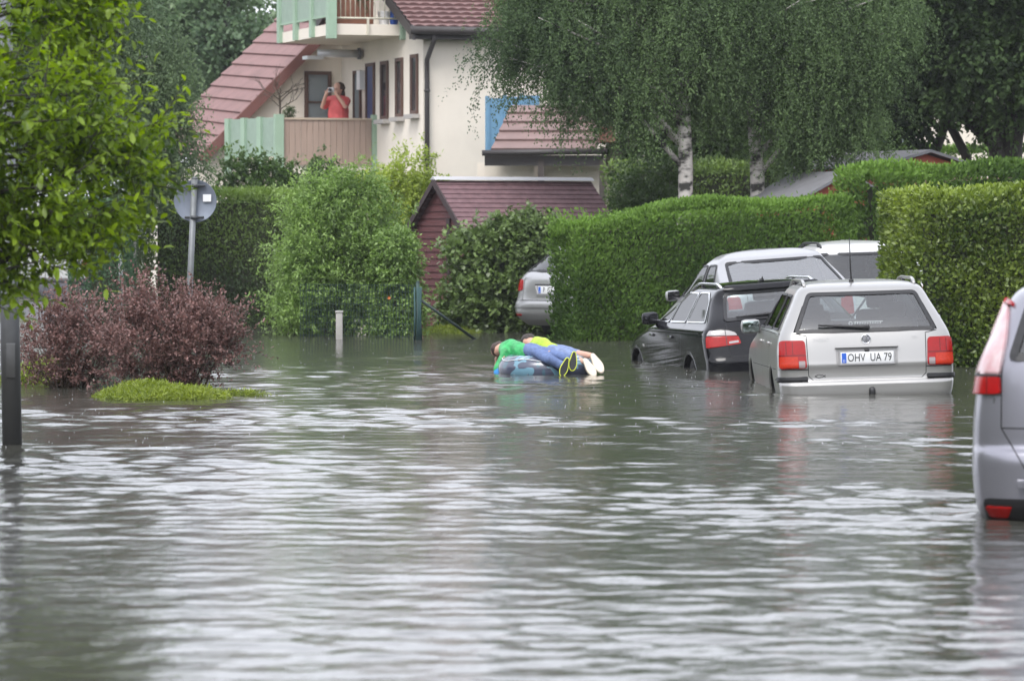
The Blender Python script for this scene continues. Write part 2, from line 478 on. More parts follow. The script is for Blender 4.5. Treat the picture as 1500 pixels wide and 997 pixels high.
    # --- plate
    if 'plate' in sp:
        u0, v0, txt, pw, ph = sp['plate']
        y0 = float(S.rear(np.array(u0), np.array(v0))) - 0.022
        m1 = MB(); m1.bbox((u0, y0, v0), (pw, 0.012, ph), None, 0, 0.004)
        pl = m1.build('number_plate', P('plate_white', (0.72, 0.73, 0.74), 0.4), root)
        flat = lambda u, v: np.stack([u, np.full(np.shape(u), y0), v], -1)
        m1 = MB(); bw = pw * 0.085
        m1.box((u0 - pw / 2 + bw * 0.75, y0 - 0.0075, v0), (bw, 0.003, ph * 0.86)); m1.build('euro_band', P('euro_blue', (0.03, 0.12, 0.55), 0.4), pl)
        m1 = MB(); glue_text(m1, 'D', ph * 0.28, u0 - pw / 2 + bw * 0.75, v0 - ph * 0.26, flat, 0.0105, (0, -1, 0)); 
        m1.build('country_letter', P('plate_white', (0.72, 0.73, 0.74), 0.4), pl)
        m1 = MB(); glue_text(m1, txt, ph * 0.98, u0 + bw * 0.55, v0 - 0.002, flat, 0.0085, (0, -1, 0), 0, sp.get('plate_ws', 0.76)); m1.build('plate_lettering', P('plate_black', (0.012, 0.012, 0.014), 0.5), pl)
        m1 = MB()
        for a in (-1, 1): m1.box((u0 + a * (pw / 2 + 0.006), y0 + 0.001, v0), (0.012, 0.012, ph + 0.024))
        for a in (-1, 1): m1.box((u0, y0 + 0.001, v0 + a * (ph / 2 + 0.006)), (pw, 0.012, 0.012))
        m1.build('plate_frame', P('plate_frame_grey', (0.35, 0.35, 0.36), 0.4), pl)
    # --- wheels
    for sg in (1, -1):
        for (wy, wz, wr) in sp['arches']:
            tr = wr - 0.045; xo = float(S.W(np.array(wy), np.array(0.5))) - 0.045
            M = Matrix.Translation((sg * (xo - 0.1), wy, wz)) @ Matrix.Rotation(sg * math.pi / 2, 4, 'Y')
            m1 = MB(); m1.lathe([(tr * 0.66, -0.09), (tr * 0.9, -0.1), (tr, -0.075), (tr, 0.075), (tr * 0.9, 0.1), (tr * 0.66, 0.085)], M, 36)
            wh = m1.build('wheel', P('tyre_rubber', (0.014, 0.014, 0.014), 0.7), root)
            m1 = MB(); m1.lathe([(tr * 0.67, 0.085), (tr * 0.62, 0.07), (tr * 0.60, -0.05)], M, 36)
            m1.lathe([(0.0, 0.055), (tr * 0.2, 0.055), (tr * 0.22, 0.03)], M, 20)
            for k in range(sp.get('spokes', 5)):
                a = 2 * math.pi * k / sp.get('spokes', 5) + 0.3
                B = M @ Matrix.Rotation(a, 4, 'Z')
                m1.bbox(B @ Vector((tr * 0.4, 0, 0.042)), (tr * 0.46, tr * 0.17, 0.03), B.to_3x3(), 0, 0.01)
            m1.build('rim', P('alloy', (0.55, 0.56, 0.58), 0.3, 0.9), wh)
    # --- mirrors
    if 'mirror' in sp:
        my, mz, mm = sp['mirror']
        for sg in (1, -1):
            xs = float(S.W(np.array(my), np.array(mz - 0.05)))
            m1 = MB(); m1.bbox((sg * (xs + 0.105), my, mz), (0.20, 0.11, 0.145), None, 0, 0.05)
            m1.tube([(sg * (xs - 0.03), my + 0.02, mz - 0.05), (sg * (xs + 0.08), my + 0.02, mz - 0.045)], 0.025, 8)
            w = m1.build('wing_mirror', mm, root)
            m1 = MB(); m1.bbox((sg * (xs + 0.105), my - 0.056, mz), (0.17, 0.008, 0.115), None, 0, 0.03); m1.build('mirror_glass', sp.get('mirror_mat', P('mirror_glass', (0.36, 0.42, 0.41), 0.10, 1.0)), w)
    # --- interior
    dark = P('car_interior', (0.06, 0.063, 0.068), 0.85); 
    y0 = float(S.yr(zt)) + 0.1; y1 = float(S.yf(zt)) - 0.1; ww = float(S.w(zt)) - 0.09
    m1 = MB(); m1.box((0, (y0 + y1) / 2, zt - 0.14), (2 * ww, y1 - y0, 0.03)); m1.build('interior_floor', dark, root)
    sy = sp.get('seat_y', (1.35, 2.3)); hh = sp.get('seat_h', 1.18)
    for yy, xl in ((sy[0], (-0.42, 0.0, 0.42)), (sy[1], (-0.38, 0.38))):
        for xx in xl:
            if yy == sy[0] and xx == 0.0: continue
            m1 = MB(); wdt = 0.50
            top = hh - (0.10 if yy == sy[0] else 0.02)
            m1.bbox((xx, yy, (zt - 0.13 + top) / 2), (wdt, 0.16, top - zt + 0.13), None, 0, 0.07)
            if yy != sy[0] or sp.get('rear_headrests', True):
                m1.bbox((xx, yy - 0.02, top + 0.085), (0.28, 0.1, 0.16), None, 0, 0.045)
                m1.tube([(xx - 0.06, yy, top - 0.02), (xx - 0.06, yy, top + 0.04)], 0.008, 6); m1.tube([(xx + 0.06, yy, top - 0.02), (xx + 0.06, yy, top + 0.04)], 0.008, 6)
            m1.build('seat', P('seat_fabric', (0.075, 0.08, 0.088), 0.9), root)
    m1 = MB(); m1.bbox((0, y1 - 0.35, zt - 0.03), (2 * ww - 0.1, 0.5, 0.16), None, 0, 0.05); m1.build('dashboard', dark, root)
    A = np.linspace(0, 2 * math.pi, 25); m1 = MB()
    m1.tube([(-0.37 + 0.18 * math.cos(a), y1 - 0.72 + 0.05 * math.sin(a), zt + 0.02 + 0.17 * math.sin(a)) for a in A], 0.014, 8); m1.build('steering_wheel', dark, root)
    if sp.get('inner_mirror'):
        yy, zz = sp['inner_mirror']; m1 = MB(); m1.bbox((-0.06, yy, zz), (0.24, 0.03, 0.065), None, 0, 0.012); m1.tube([(-0.06, yy, zz), (-0.06, yy + 0.1, zz + 0.08)], 0.012, 6); m1.build('inner_mirror', dark, root)
    return root, S, body

def roof_rails(root, S, y0, y1, frac, h, mat, foot, n=26):
    for sg in (1, -1):
        ys = np.linspace(y0, y1, n); pts = []
        for i, y in enumerate(ys):
            zz = np.linspace(S.zmax - 0.2, S.zmax - 1e-3, 80); Wd = S.W(np.full(80, y), zz)
            x = frac; k = np.nonzero(Wd >= x)[0]; z = zz[k[-1]] if len(k) else zz[0]
            t = min(i, n - 1 - i) / 3.0
            pts.append((sg * x, y, z + h * min(1, t) ** 0.6))
        m = MB(); m.tube(pts, 0.017, 8); r = m.build('roof_rail', mat, root)
        m = MB()
        for i in (2, n // 2, n - 3):
            p = pts[i]; m.bbox((p[0], p[1], p[2] - h * 0.55), (0.03, 0.09, h * 1.1 + 0.01), None, 0, 0.01)
        m.build('rail_foot', foot, r)

def aerial(root, S, y, x, L, lean=(0, -0.35)):
    zz = np.linspace(S.zmax - 0.2, S.zmax - 1e-3, 80); k = np.nonzero(S.W(np.full(80, y), zz) >= abs(x))[0]; z = zz[k[-1]] if len(k) else S.zmax - .05
    d = Vector((lean[0], lean[1], 1)).normalized(); p = Vector((x, y, z))
    m = MB(); m.bbox(p + Vector((0, 0.01, 0.012)), (0.045, 0.08, 0.035), None, 0, 0.012)
    m.tube([p, p + d * 0.05, p + d * L], [0.012, 0.009, 0.0045], 8); m.build('aerial', P('car_black_trim', (0.018, 0.018, 0.02), 0.45), root)

def rear_wiper(root, S, a, b, w0=0.035):
    """arm and blade lying over the rear glass from a to b (u, v)"""
    mb = MB(); Q = np.linspace(0, 1, 14); u = a[0] + (b[0] - a[0]) * Q; v = a[1] + (b[1] - a[1]) * Q
    Pt = offs(S.m_rear, u, v, 0.028, OUT_R)
    mb.tube([tuple(p) for p in Pt], [w0 * (0.5 - 0.36 * q) + 0.004 for q in Q], 8)
    p0 = Pt[0]; mb.bbox((p0[0], p0[1] + 0.01, p0[2]), (0.06, 0.05, 0.045), None, 0, 0.015)
    mb.build('rear_wiper', P('car_black_trim', (0.018, 0.018, 0.02), 0.45), root)

def ringed_badge(root, S, u, v, r, kind):
    y = float(S.rear(np.array(u), np.array(v)))
    M = Matrix.Translation((u, y - 0.008, v)) @ Matrix.Rotation(math.pi / 2, 4, 'X')
    m = MB(); m.lathe([(0, -0.004), (r * 1.02, -0.004), (r * 1.02, 0.004), (0, 0.004)], M, 32)
    o = m.build('badge', P('badge_dark', (0.22, 0.22, 0.25), 0.4), root)
    m = MB(); m.lathe([(r * 0.86, 0.004), (r * 0.86, 0.009), (r * 1.02, 0.009), (r * 1.04, 0.0), (r * 1.02, -0.005)], M, 36)
    def bar(p, q, w):
        a = Vector((p[0] * r, 0, p[1] * r)); b = Vector((q[0] * r, 0, q[1] * r)); d = (b - a); L = d.length; d.normalize()
        n = Vector((d.z, 0, -d.x)) * w * r / 2; c = Vector((u, y - 0.008, v)); f = Vector((0, -0.007, 0)); g_ = Vector((0, -0.001, 0))
        q4 = [a + n, b + n, b - n, a - n]
        m.add([c + t + f for t in q4] + [c + t + g_ for t in q4], [(0, 1, 2, 3), (0, 4, 5, 1), (1, 5, 6, 2), (2, 6, 7, 3), (3, 7, 4, 0)])
    if kind == 'vw':
        w = 0.17
        for s in (-1, 1):
            bar((s * 0.36, 0.84), (0.0, 0.12), w)
            bar((s * 0.84, 0.30), (s * 0.40, -0.78), w)
            bar((s * 0.40, -0.78), (0.0, 0.02), w)
    m.build('badge_emblem', P('chrome', (0.8, 0.81, 0.83), 0.15, 0.95), o)

RED = P('lamp_red', (0.30, 0.006, 0.007), 0.2, spec=.3, coat=0.12, var=0.12, scale=26)
REDL = P('lamp_red_bright', (0.30, 0.008, 0.007), 0.2, spec=.3, coat=0.12, var=0.15, scale=30)
CLEAR = P('lamp_clear', (0.36, 0.34, 0.34), 0.2, 0.1, coat=0.3)
PINK = P('lamp_pinkish_clear', (0.50, 0.27, 0.29), 0.2, coat=0.3, col2=(0.55, 0.46, 0.47), scale=7)
GREYL = P('lamp_reversing_grey', (0.25, 0.2, 0.2), 0.25, coat=0.5)
SILVER = P('paint_silver', (0.40, 0.40, 0.41), 0.30, 0.6, coat=0.4)
SILVER_W = P('paint_warm_silver', (0.345, 0.34, 0.332), 0.28, 0.55, coat=0.4)
SILVER_B = P('paint_cool_silver', (0.26, 0.258, 0.295), 0.28, 0.6, coat=0.4)
BLACKP = P('paint_black', (0.006, 0.006, 0.008), 0.05, 0.0, coat=0.15, spec=.22)
WHITEP = P('paint_white', (0.55, 0.55, 0.55), 0.3, coat=0.6)
TRIM = P('car_black_trim', (0.018, 0.018, 0.02), 0.45)
CHROME = P('chrome', (0.8, 0.81, 0.83), 0.15, 0.95)
GL = glassmat('car_glass', (0.74, 0.82, 0.82), 1.0, 2.1)
GLS = glassmat('car_glass_wide', (0.6, 0.68, 0.7), 1.0, 3.4)
GLSIDE = glassmat('car_side_glass', (.28, .33, .32), .22, 1.4)
GLD = glassmat('car_glass_dark', (0.34, 0.38, 0.40), 1.0, 1.9)

def build_cars():
    # ---------------------------------------------------------- silver estate, tailgate towards us
    S = Surf(w=[(.18, .76), (.34, .835), (.45, .858), (.60, .868), (.75, .868), (.90, .852), (.97, .832), (1.0, .818), (1.10, .768), (1.25, .69), (1.36, .635), (1.41, .595), (1.44, .53), (1.465, .36), (1.475, 0)],
             yr=[(.18, .12), (.33, .015), (.40, 0), (.485, .0), (.505, .045), (.60, .052), (.66, .042), (.70, .05), (.97, .12), (1.0, .135), (1.36, .43), (1.40, .47), (1.44, .60), (1.465, .95), (1.475, 1.5)],
             yf=[(.18, 4.5), (.4, 4.66), (.6, 4.64), (.70, 4.55), (.78, 4.28), (.85, 3.9), (.90, 3.6), (.95, 3.40), (1.0, 3.26), (1.1, 3.02), (1.25, 2.68), (1.36, 2.42), (1.41, 2.26), (1.44, 2.1), (1.465, 1.8), (1.475, 1.6)], n=5.5)
    xc = at(1274, 575, 40.0).x
    rg = [(-.70, .972), (.70, .972), (.535, 1.362), (-.535, 1.362)]
    side = [[(.62, .995), (1.45, .985), (1.42, 1.35), (.98, 1.35)], [(1.55, .985), (2.55, .975), (2.10, 1.35), (1.52, 1.355)]]
    side = [[(.55, 1.0), (1.22, .995), (1.22, 1.345), (.78, 1.345)], [(1.29, .995), (2.12, .99), (2.05, 1.35), (1.29, 1.35)], [(2.20, .99), (3.0, .98), (2.55, 1.345), (2.16, 1.35)]]
    sp = dict(surf=S, label='silver estate car seen square from behind, plate OHV UA 79, bumper touching water', loc=(xc, 40.0, -.365), rz=R_(0.9), roll=R_(-1.75),
              paint=SILVER_W, belt=.985, zroof=1.37, glass=GL, rear_open=[rg], side_open=side, front_open=[[(-.66, .985), (.66, .985), (.54, 1.35), (-.54, 1.35)]],
              arches=[(1.02, .31, .345), (3.72, .31, .345)], mirror=(2.62, 1.0, SILVER_W), seat_y=(1.5, 2.35), seat_h=1.17, seal=.035,
              rear_lines=[[(-.70, .975), (-.585, .95), (-.575, .56), (-.53, .515), (.53, .515), (.575, .56), (.585, .95), (.70, .975)], [(-.855, .625), (-.58, .622)], [(.58, .622), (.855, .625)]],
              side_lines=[[(1.24, .99), (1.24, .80), (1.42, .62), (1.5, .3)], [(2.14, .99), (2.16, .32)], [(3.05, .96), (3.12, .32)], [(.40, .625), (3.4, .60)], [(.30, .97), (3.2, .965)]],
              lamps=[('tail_light', [(.588, .635), (.846, .632), (.836, .905), (.60, .905)], RED, .016, .035), ('reversing_light', [(.605, .645), (.665, .645), (.665, .705), (.605, .705)], GREYL, .019, .006),
                     ('lamp_lower_zone', [(.672, .645), (.838, .642), (.835, .748), (.672, .748)], P('lamp_red_orange', (.42, .03, .012), .25, spec=.3, var=.15, scale=40), .0185, .006), ('lamp_rib', [(.715, .77), (.722, .77), (.722, .89), (.715, .89)], P('lamp_red_dark', (.14, .004, .004), .25), .0185, .001), ('lamp_rib', [(.775, .77), (.782, .77), (.782, .89), (.775, .89)], P('lamp_red_dark', (.14, .004, .004), .25), .0185, .001), ('lamp_band', [(.60, .755), (.842, .755), (.842, .765), (.60, .765)], P('lamp_red_dark', (.14, .004, .004), .25), .0185, .002)],
              rear_parts=[('bumper_strip', [(-.872, .498), (-.582, .502), (-.582, .556), (-.862, .553)], TRIM, .018, .012), ('bumper_strip', [(.582, .502), (.872, .498), (.862, .553), (.582, .556)], TRIM, .018, .012),
                          ('plate_handle', [(-.315, .818), (.315, .818), (.30, .846), (-.30, .846)], SILVER_W, .045, .012),
                          ('plate_recess_shade', [(-.30, .645), (.30, .645), (.305, .812), (-.305, .812)], P('paint_recess_shade', (.26, .255, .25), .35, .5), .003, .02),  # shade under the handle ledge, painted as a darker silver patch
                          ('bumper_lower', [(-.70, .325), (.70, .325), (.66, .352), (-.66, .352)], TRIM, .012, .01)],
              plate=(.0, .726, 'OHV  UA 79', .52, .112), plate_ws=.74, inner_mirror=(2.72, 1.30))
    root, S, body = make_car(sp)
    roof_rails(root, S, .62, 2.5, .545, .045, SILVER_W, TRIM)
    aerial(root, S, .80, -.06, .46, (-.05, -.35))
    rear_wiper(root, S, (.01, 1.005), (-.46, 1.035))
    ringed_badge(root, S, 0, .905, .046, 'vw')
    for txt, u, v, s in (('PASSAT', -.44, .905, .042), ('TDI', .475, .905, .034)):
        m = MB(); glue_text(m, txt, s, u, v, S.m_rear, .004, OUT_R, 0, 1.15); m.build('script_badge', P('script_silver', (.34, .34, .34), .3, .6), root)
    m = MB()                                          # fish outline sticker by the lower edge of the tailgate
    for q in ([(-.515, .555), (-.48, .572), (-.44, .565), (-.41, .545)], [(-.515, .555), (-.48, .538), (-.44, .545), (-.41, .565)]): strip(m, q, S.m_rear, .003, .006, OUT_R)
    glue_text(m, '>', .02, -.455, .555, S.m_rear, .003, OUT_R); m.build('fish_sticker', TRIM, root)
    m = MB()                                          # faint pale sticker lettering in the rear glass, only strokes can be made out
    A = np.linspace(0, 2 * math.pi, 14); strip(m, [(-.14 + .016 * math.cos(a), 1.058 + .016 * math.sin(a)) for a in A], S.m_rear, .004, .005, OUT_R)
    for k in range(11): strip(m, [(-.10 + .025 * k, 1.05), (-.092 + .025 * k, 1.066)], S.m_rear, .004, .006, OUT_R)
    strip(m, [(-.11, 1.072), (.18, 1.072)], S.m_rear, .004, .004, OUT_R); m.build('glass_sticker', P('sticker_pale', (.42, .46, .47), .5), root)
    m = MB(); m.bbox((.035, .02, .39), (.06, .16, .085), None, 0, .02); m.bbox((.035, -.03, .42), (.045, .045, .045), None, 0, .018); m.build('tow_hitch', TRIM, root)
    m = MB(); m.tube([(.12, 3.02, 1.0), (.30, 2.74, 1.28)], .012, 6); m.build('windscreen_wiper', TRIM, root)
    m = MB(); m.bbox((0, .50, 1.352), (.26, .05, .02), None, 0, .008); m.build('high_brake_light', P('lamp_red_dark', (.14, .004, .004), .25), root)
    m = MB(); m.bbox((.0, float(S.rear(np.array(0.), np.array(.80))) - .03, .795), (.05, .03, .03), None, 0, .008); m.build('tailgate_lock', TRIM, root)
    m = MB()
    for k in (-1, 1): m.bbox((-.868, 1.75 + k * .48, .86), (.03, .2, .03), None, 0, .01)
    m.build('door_handle', SILVER_W, root)

    # ---------------------------------------------------------- black estate
    S = Surf(w=[(.18, .78), (.35, .88), (.5, .915), (.65, .92), (.80, .923), (.92, .916), (.965, .898), (1.0, .868), (1.03, .845), (1.12, .79), (1.25, .715), (1.36, .645), (1.41, .59), (1.44, .50), (1.455, .34), (1.463, 0)],
             yr=[(.18, .2), (.35, .03), (.46, 0), (.60, .0), (.66, .03), (.75, .06), (.98, .14), (1.03, .18), (1.36, .56), (1.395, .56), (1.42, .64), (1.44, .80), (1.455, 1.1), (1.463, 1.6)],
             yf=[(.18, 4.65), (.5, 4.84), (.62, 4.82), (.7, 4.74), (.78, 4.5), (.86, 4.1), (.92, 3.75), (.98, 3.42), (1.03, 3.28), (1.12, 3.02), (1.25, 2.66), (1.36, 2.32), (1.41, 2.15), (1.44, 2.0), (1.455, 1.8), (1.463, 1.7)], n=4.6, R=.27)
    side = [[(.47, 1.045), (1.38, 1.03), (1.38, 1.37), (.95, 1.375), (.74, 1.29)], [(1.43, 1.03), (2.22, 1.02), (2.15, 1.365), (1.43, 1.365)], [(2.27, 1.02), (3.02, 1.01), (2.62, 1.24), (2.2, 1.36)]]
    lam = [('tail_light', [(.52, .795), (.905, .768), (.895, .90), (.545, .887)], REDL, .012, .02), ('tail_light_clear_top', [(.55, .892), (.893, .904), (.855, .962), (.66, .956), (.58, .93)], CLEAR, .012, .02),
           ('lamp_split', [(.682, .785), (.69, .785), (.69, .958), (.682, .958)], TRIM, .0145, .001), ('reversing_light', [(.545, .812), (.66, .804), (.66, .828), (.55, .836)], CLEAR, .0145, .006)]
    sp = dict(surf=S, label='black estate car with chrome window line, nose turned left towards the hedge', loc=(3.20, 46.75, -.44), rz=R_(10.5), roll=R_(-4.3), paint=BLACKP, belt=1.03, zroof=1.37, glass=GL,
              rear_open=[[(-.67, 1.05), (.67, 1.05), (.55, 1.372), (-.55, 1.372)]], side_open=side, front_open=[[(-.66, 1.03), (.66, 1.03), (.54, 1.34), (-.54, 1.34)]], side_trim=CHROME,
              arches=[(1.05, .32, .37), (3.93, .32, .37)], mirror=(2.95, 1.06, BLACKP), mirror_mat=P('mirror_glass_dark', (.05, .05, .055), .1, 1.0), lamps=lam, seat_y=(1.6, 2.5), seat_h=1.2, seal=.035,
              rear_lines=[[(-.66, 1.02), (-.66, .66), (.66, .66), (.66, 1.02)], [(-.86, .655), (.86, .655)]],
              side_lines=[[(1.40, 1.02), (1.42, .8), (1.6, .5), (1.65, .3)], [(2.25, 1.01), (2.3, .3)], [(3.15, .98), (3.25, .3)], [(.5, .93), (3.3, .925)]],
              rear_parts=[('bumper_lower', [(-.75, .30), (.75, .30), (.72, .42), (-.72, .42)], TRIM, .006, .03), ('roof_spoiler', [(-.56, 1.385), (.56, 1.385), (.53, 1.405), (-.53, 1.405)], BLACKP, .05, .012)],
              inner_mirror=(2.75, 1.3))
    root, S, body = make_car(sp)
    roof_rails(root, S, .75, 2.5, .55, .04, CHROME, TRIM)
    rear_wiper(root, S, (.05, 1.09), (-.52, 1.075)); aerial(root, S, 1.0, 0, .07, (0, -.8))
    m = MB()
    for k in (1.95, 2.95): m.bbox((-.925, k, .86), (.03, .2, .032), None, 0, .01)
    m.build('door_handle', BLACKP, root)
    m = MB(); m.bbox((-.915, 3.5, .72), (.02, .1, .035), None, 0, .008); m.build('side_indicator', CLEAR, root)

    # ---------------------------------------------------------- people carrier cut by the frame
    S = Surf(w=[(.25, .82), (.3, .86), (.4, .888), (.6, .905), (.8, .902), (1.0, .885), (1.1, .868), (1.3, .79), (1.48, .715), (1.55, .66), (1.60, .54), (1.635, .3), (1.645, 0)],
             yr=[(.25, .10), (.3, .06), (.42, .0), (.60, .0), (.66, .012), (.70, .05), (.8, .055), (1.16, .085), (1.48, .26), (1.55, .33), (1.60, .52), (1.635, .9), (1.645, 1.3)],
             yf=[(.25, 4.4), (.5, 4.56), (.7, 4.5), (.85, 4.2), (.95, 3.95), (1.05, 3.62), (1.16, 3.35), (1.3, 3.02), (1.48, 2.55), (1.55, 2.3), (1.6, 2.05), (1.635, 1.7), (1.645, 1.5)], n=3.6, R=.5)
    xs = at(1421, 700, 22.3).x + .905
    side = [[(.45, 1.12), (1.2, 1.10), (1.2, 1.47), (.68, 1.47)], [(1.27, 1.10), (2.15, 1.09), (2.1, 1.48), (1.27, 1.48)], [(2.23, 1.09), (3.1, 1.08), (2.6, 1.45), (2.2, 1.48)]]
    sp = dict(surf=S, label='silver grey people carrier with tall pale rear lamp, cut off by the right edge', loc=(xs, 22.3, -.30), rz=R_(-8.6), paint=SILVER_B, belt=1.09, zroof=1.52, glass=GLD,
              rear_open=[[(-.70, 1.165), (.70, 1.165), (.60, 1.49), (-.60, 1.49)]], side_open=side, front_open=[[(-.66, 1.10), (.66, 1.10), (.56, 1.46), (-.56, 1.46)]], arches=[(.9, .31, .35), (3.6, .31, .35)], seat_y=(1.3, 2.3), seat_h=1.25, seal=.045,
              lamps=[('tail_light', [(.735, .985), (.895, .975), (.885, 1.08), (.742, 1.085)], RED, .02, .018), ('tail_light_pale_column', [(.742, 1.088), (.884, 1.083), (.862, 1.16), (.74, 1.485), (.70, 1.47), (.705, 1.30)], PINK, .02, .012),
                     ('lamp_split', [(.74, 1.078), (.888, 1.074), (.888, 1.084), (.74, 1.088)], TRIM, .0225, .002), ('lamp_rib', [(.80, .985), (.806, .985), (.806, 1.075), (.80, 1.075)], P('lamp_red_dark', (.14, .004, .004), .25), .0225, .001), ('tail_light_tip', [(.675, 1.462), (.745, 1.475), (.735, 1.498), (.675, 1.49)], RED, .021, .008)],
              rear_lines=[[(-.735, 1.14), (-.735, .80), (-.60, .58), (-.45, .54), (.45, .54), (.60, .58), (.735, .80), (.735, 1.14)], [(-.735, .80), (.735, .80)]],
              side_lines=[[(1.22, 1.1), (1.3, .6), (1.35, .3)], [(2.2, 1.1), (2.25, .3)], [(3.15, 1.08), (3.2, .3)]],
              rear_parts=[('bumper_lower', [(-.80, .26), (.80, .26), (.835, .415), (-.835, .415)], TRIM, .008, .04), ('bumper_reflector', [(-.785, .315), (-.69, .315), (-.67, .372), (-.815, .372)], REDL, .016, .01), ('bumper_reflector', [(.69, .31), (.80, .30), (.835, .372), (.675, .375)], REDL, .016, .01)])
    root, S, body = make_car(sp)
    m = MB(); m.bbox((-.62, -.002, .50), (.05, .012, .05), None, 0, .004); m.build('parking_sensor', SILVER_B, root)
    rear_wiper(root, S, (0, 1.2), (-.5, 1.21))

    # ---------------------------------------------------------- three cars further back
    def van_surf(H, L, hw, sl=.34):
        return Surf(w=[(.2, hw - .08), (.35, hw - .02), (.6, hw), (.85, hw), (1.02, hw - .03), (1.10, hw - .055), (H - .36, hw - .12), (H - .2, hw - .19), (H - .11, hw - .25), (H - .05, hw - .36), (H - .015, hw - .6), (H, 0)],
                    yr=[(.2, .1), (.4, 0), (.6, 0), (.68, .05), (1.02, .08), (1.10, .11), (H - .2, sl), (H - .11, sl + .09), (H - .05, sl + .28), (H - .015, 1.0), (H, 1.5)],
                    yf=[(.2, L - .15), (.5, L), (.65, L - .05), (.75, L - .3), (.88, L - .75), (.98, L - 1.05), (1.10, L - 1.35), (H - .36, L - 1.78), (H - .2, L - 2.15), (H - .11, L - 2.45), (H - .05, L - 2.62), (H - .015, L - 2.7), (H, L - 2.75)], n=4.6)
    S = van_surf(1.66, 3.9, .94, .60); H = 1.66
    side = [[(.62, 1.11), (1.15, 1.10), (1.15, 1.49), (.84, 1.49)], [(1.21, 1.10), (2.01, 1.09), (1.98, 1.485), (1.21, 1.495)], [(2.06, 1.09), (2.50, 1.09), (2.13, 1.45), (2.03, 1.48)]]
    p = at(1171, 470, 53.4)
    sp = dict(surf=S, label='silver compact van with a wide rear window, half hidden behind the black estate', loc=(p.x, 53.4, -.25), rz=R_(15), roll=R_(-4.0), pitch=R_(-1.8), paint=SILVER, belt=1.09, zroof=1.54, glass=GLS,
              rear_open=[[(-.79, 1.11), (.79, 1.11), (.67, 1.51), (-.67, 1.51)]], side_open=side, front_open=[[(-.66, 1.10), (.66, 1.10), (.56, 1.46), (-.56, 1.46)]], arches=[(.85, .31, .34), (3.1, .31, .34)], mirror=(2.38, 1.12, SILVER), mirror_mat=P('mirror_glass_dark', (.05, .05, .055), .1, 1.0), seat_y=(1.3, 2.1), seat_h=1.24,
              lamps=[('tail_light', [(.66, .72), (.86, .72), (.85, 1.05), (.70, 1.05)], RED, .014, .03)], rear_lines=[[(-.6, 1.08), (-.6, .6), (.6, .6), (.6, 1.08)]], side_lines=[[(1.18, 1.1), (1.25, .3)], [(2.08, 1.1), (2.1, .3)]])
    root, S2, body = make_car(sp)
    S = van_surf(1.72, 4.1, .90)
    side = [[(.40, 1.12), (1.15, 1.11), (1.15, 1.545), (.62, 1.545)], [(1.21, 1.11), (2.05, 1.10), (2.0, 1.55), (1.21, 1.55)], [(2.11, 1.10), (2.70, 1.10), (2.26, 1.51), (2.06, 1.55)]]
    p = at(1284, 470, 56.4)
    sp = dict(surf=S, label='white van with dark windows and roof rails, mostly behind the yellowish hedge', loc=(p.x, 56.2, -.24), rz=R_(13), roll=R_(-1.5), paint=WHITEP, belt=1.10, zroof=1.60, glass=GLD,
              rear_open=[[(-.74, 1.13), (.74, 1.13), (.66, 1.55), (-.66, 1.55)]], side_open=side, front_open=[[(-.66, 1.11), (.66, 1.11), (.56, 1.5), (-.56, 1.5)]], arches=[(.85, .31, .34), (3.3, .31, .34)], mirror=(2.5, 1.14, WHITEP), seat_y=(1.2, 2.0), seat_h=1.28,
              lamps=[('tail_light', [(.68, .76), (.87, .76), (.86, 1.08), (.72, 1.08)], RED, .014, .03)], rear_lines=[[(-.6, 1.08), (-.6, .6), (.6, .6), (.6, 1.08)]])
    root, S2, body = make_car(sp)
    roof_rails(root, S, .55, 2.1, .60, .05, TRIM, TRIM)
    # silver estate standing behind the end of the hedge
    S = Surf(w=[(.25, .76), (.36, .845), (.5, .885), (.68, .89), (.85, .878), (.98, .85), (1.06, .815), (1.2, .735), (1.36, .645), (1.42, .58), (1.46, .44), (1.485, .25), (1.495, 0)],
             yr=[(.25, .18), (.36, .05), (.46, .0), (.56, .0), (.63, .035), (.66, .05), (.95, .10), (1.02, .14), (1.06, .18), (1.36, .56), (1.42, .62), (1.46, .8), (1.485, 1.2), (1.495, 1.6)],
             yf=[(.25, 4.6), (.5, 4.77), (.65, 4.7), (.78, 4.4), (.88, 3.95), (.98, 3.5), (1.06, 3.25), (1.2, 2.9), (1.36, 2.45), (1.42, 2.2), (1.46, 2.0), (1.485, 1.8), (1.495, 1.7)], n=4.2, R=.45)
    p = at(803, 470, 63.0)
    side = [[(.65, 1.07), (1.3, 1.06), (1.3, 1.36), (.95, 1.36)], [(1.36, 1.06), (2.15, 1.05), (2.1, 1.37), (1.36, 1.37)], [(2.21, 1.05), (3.0, 1.05), (2.5, 1.34), (2.16, 1.37)]]
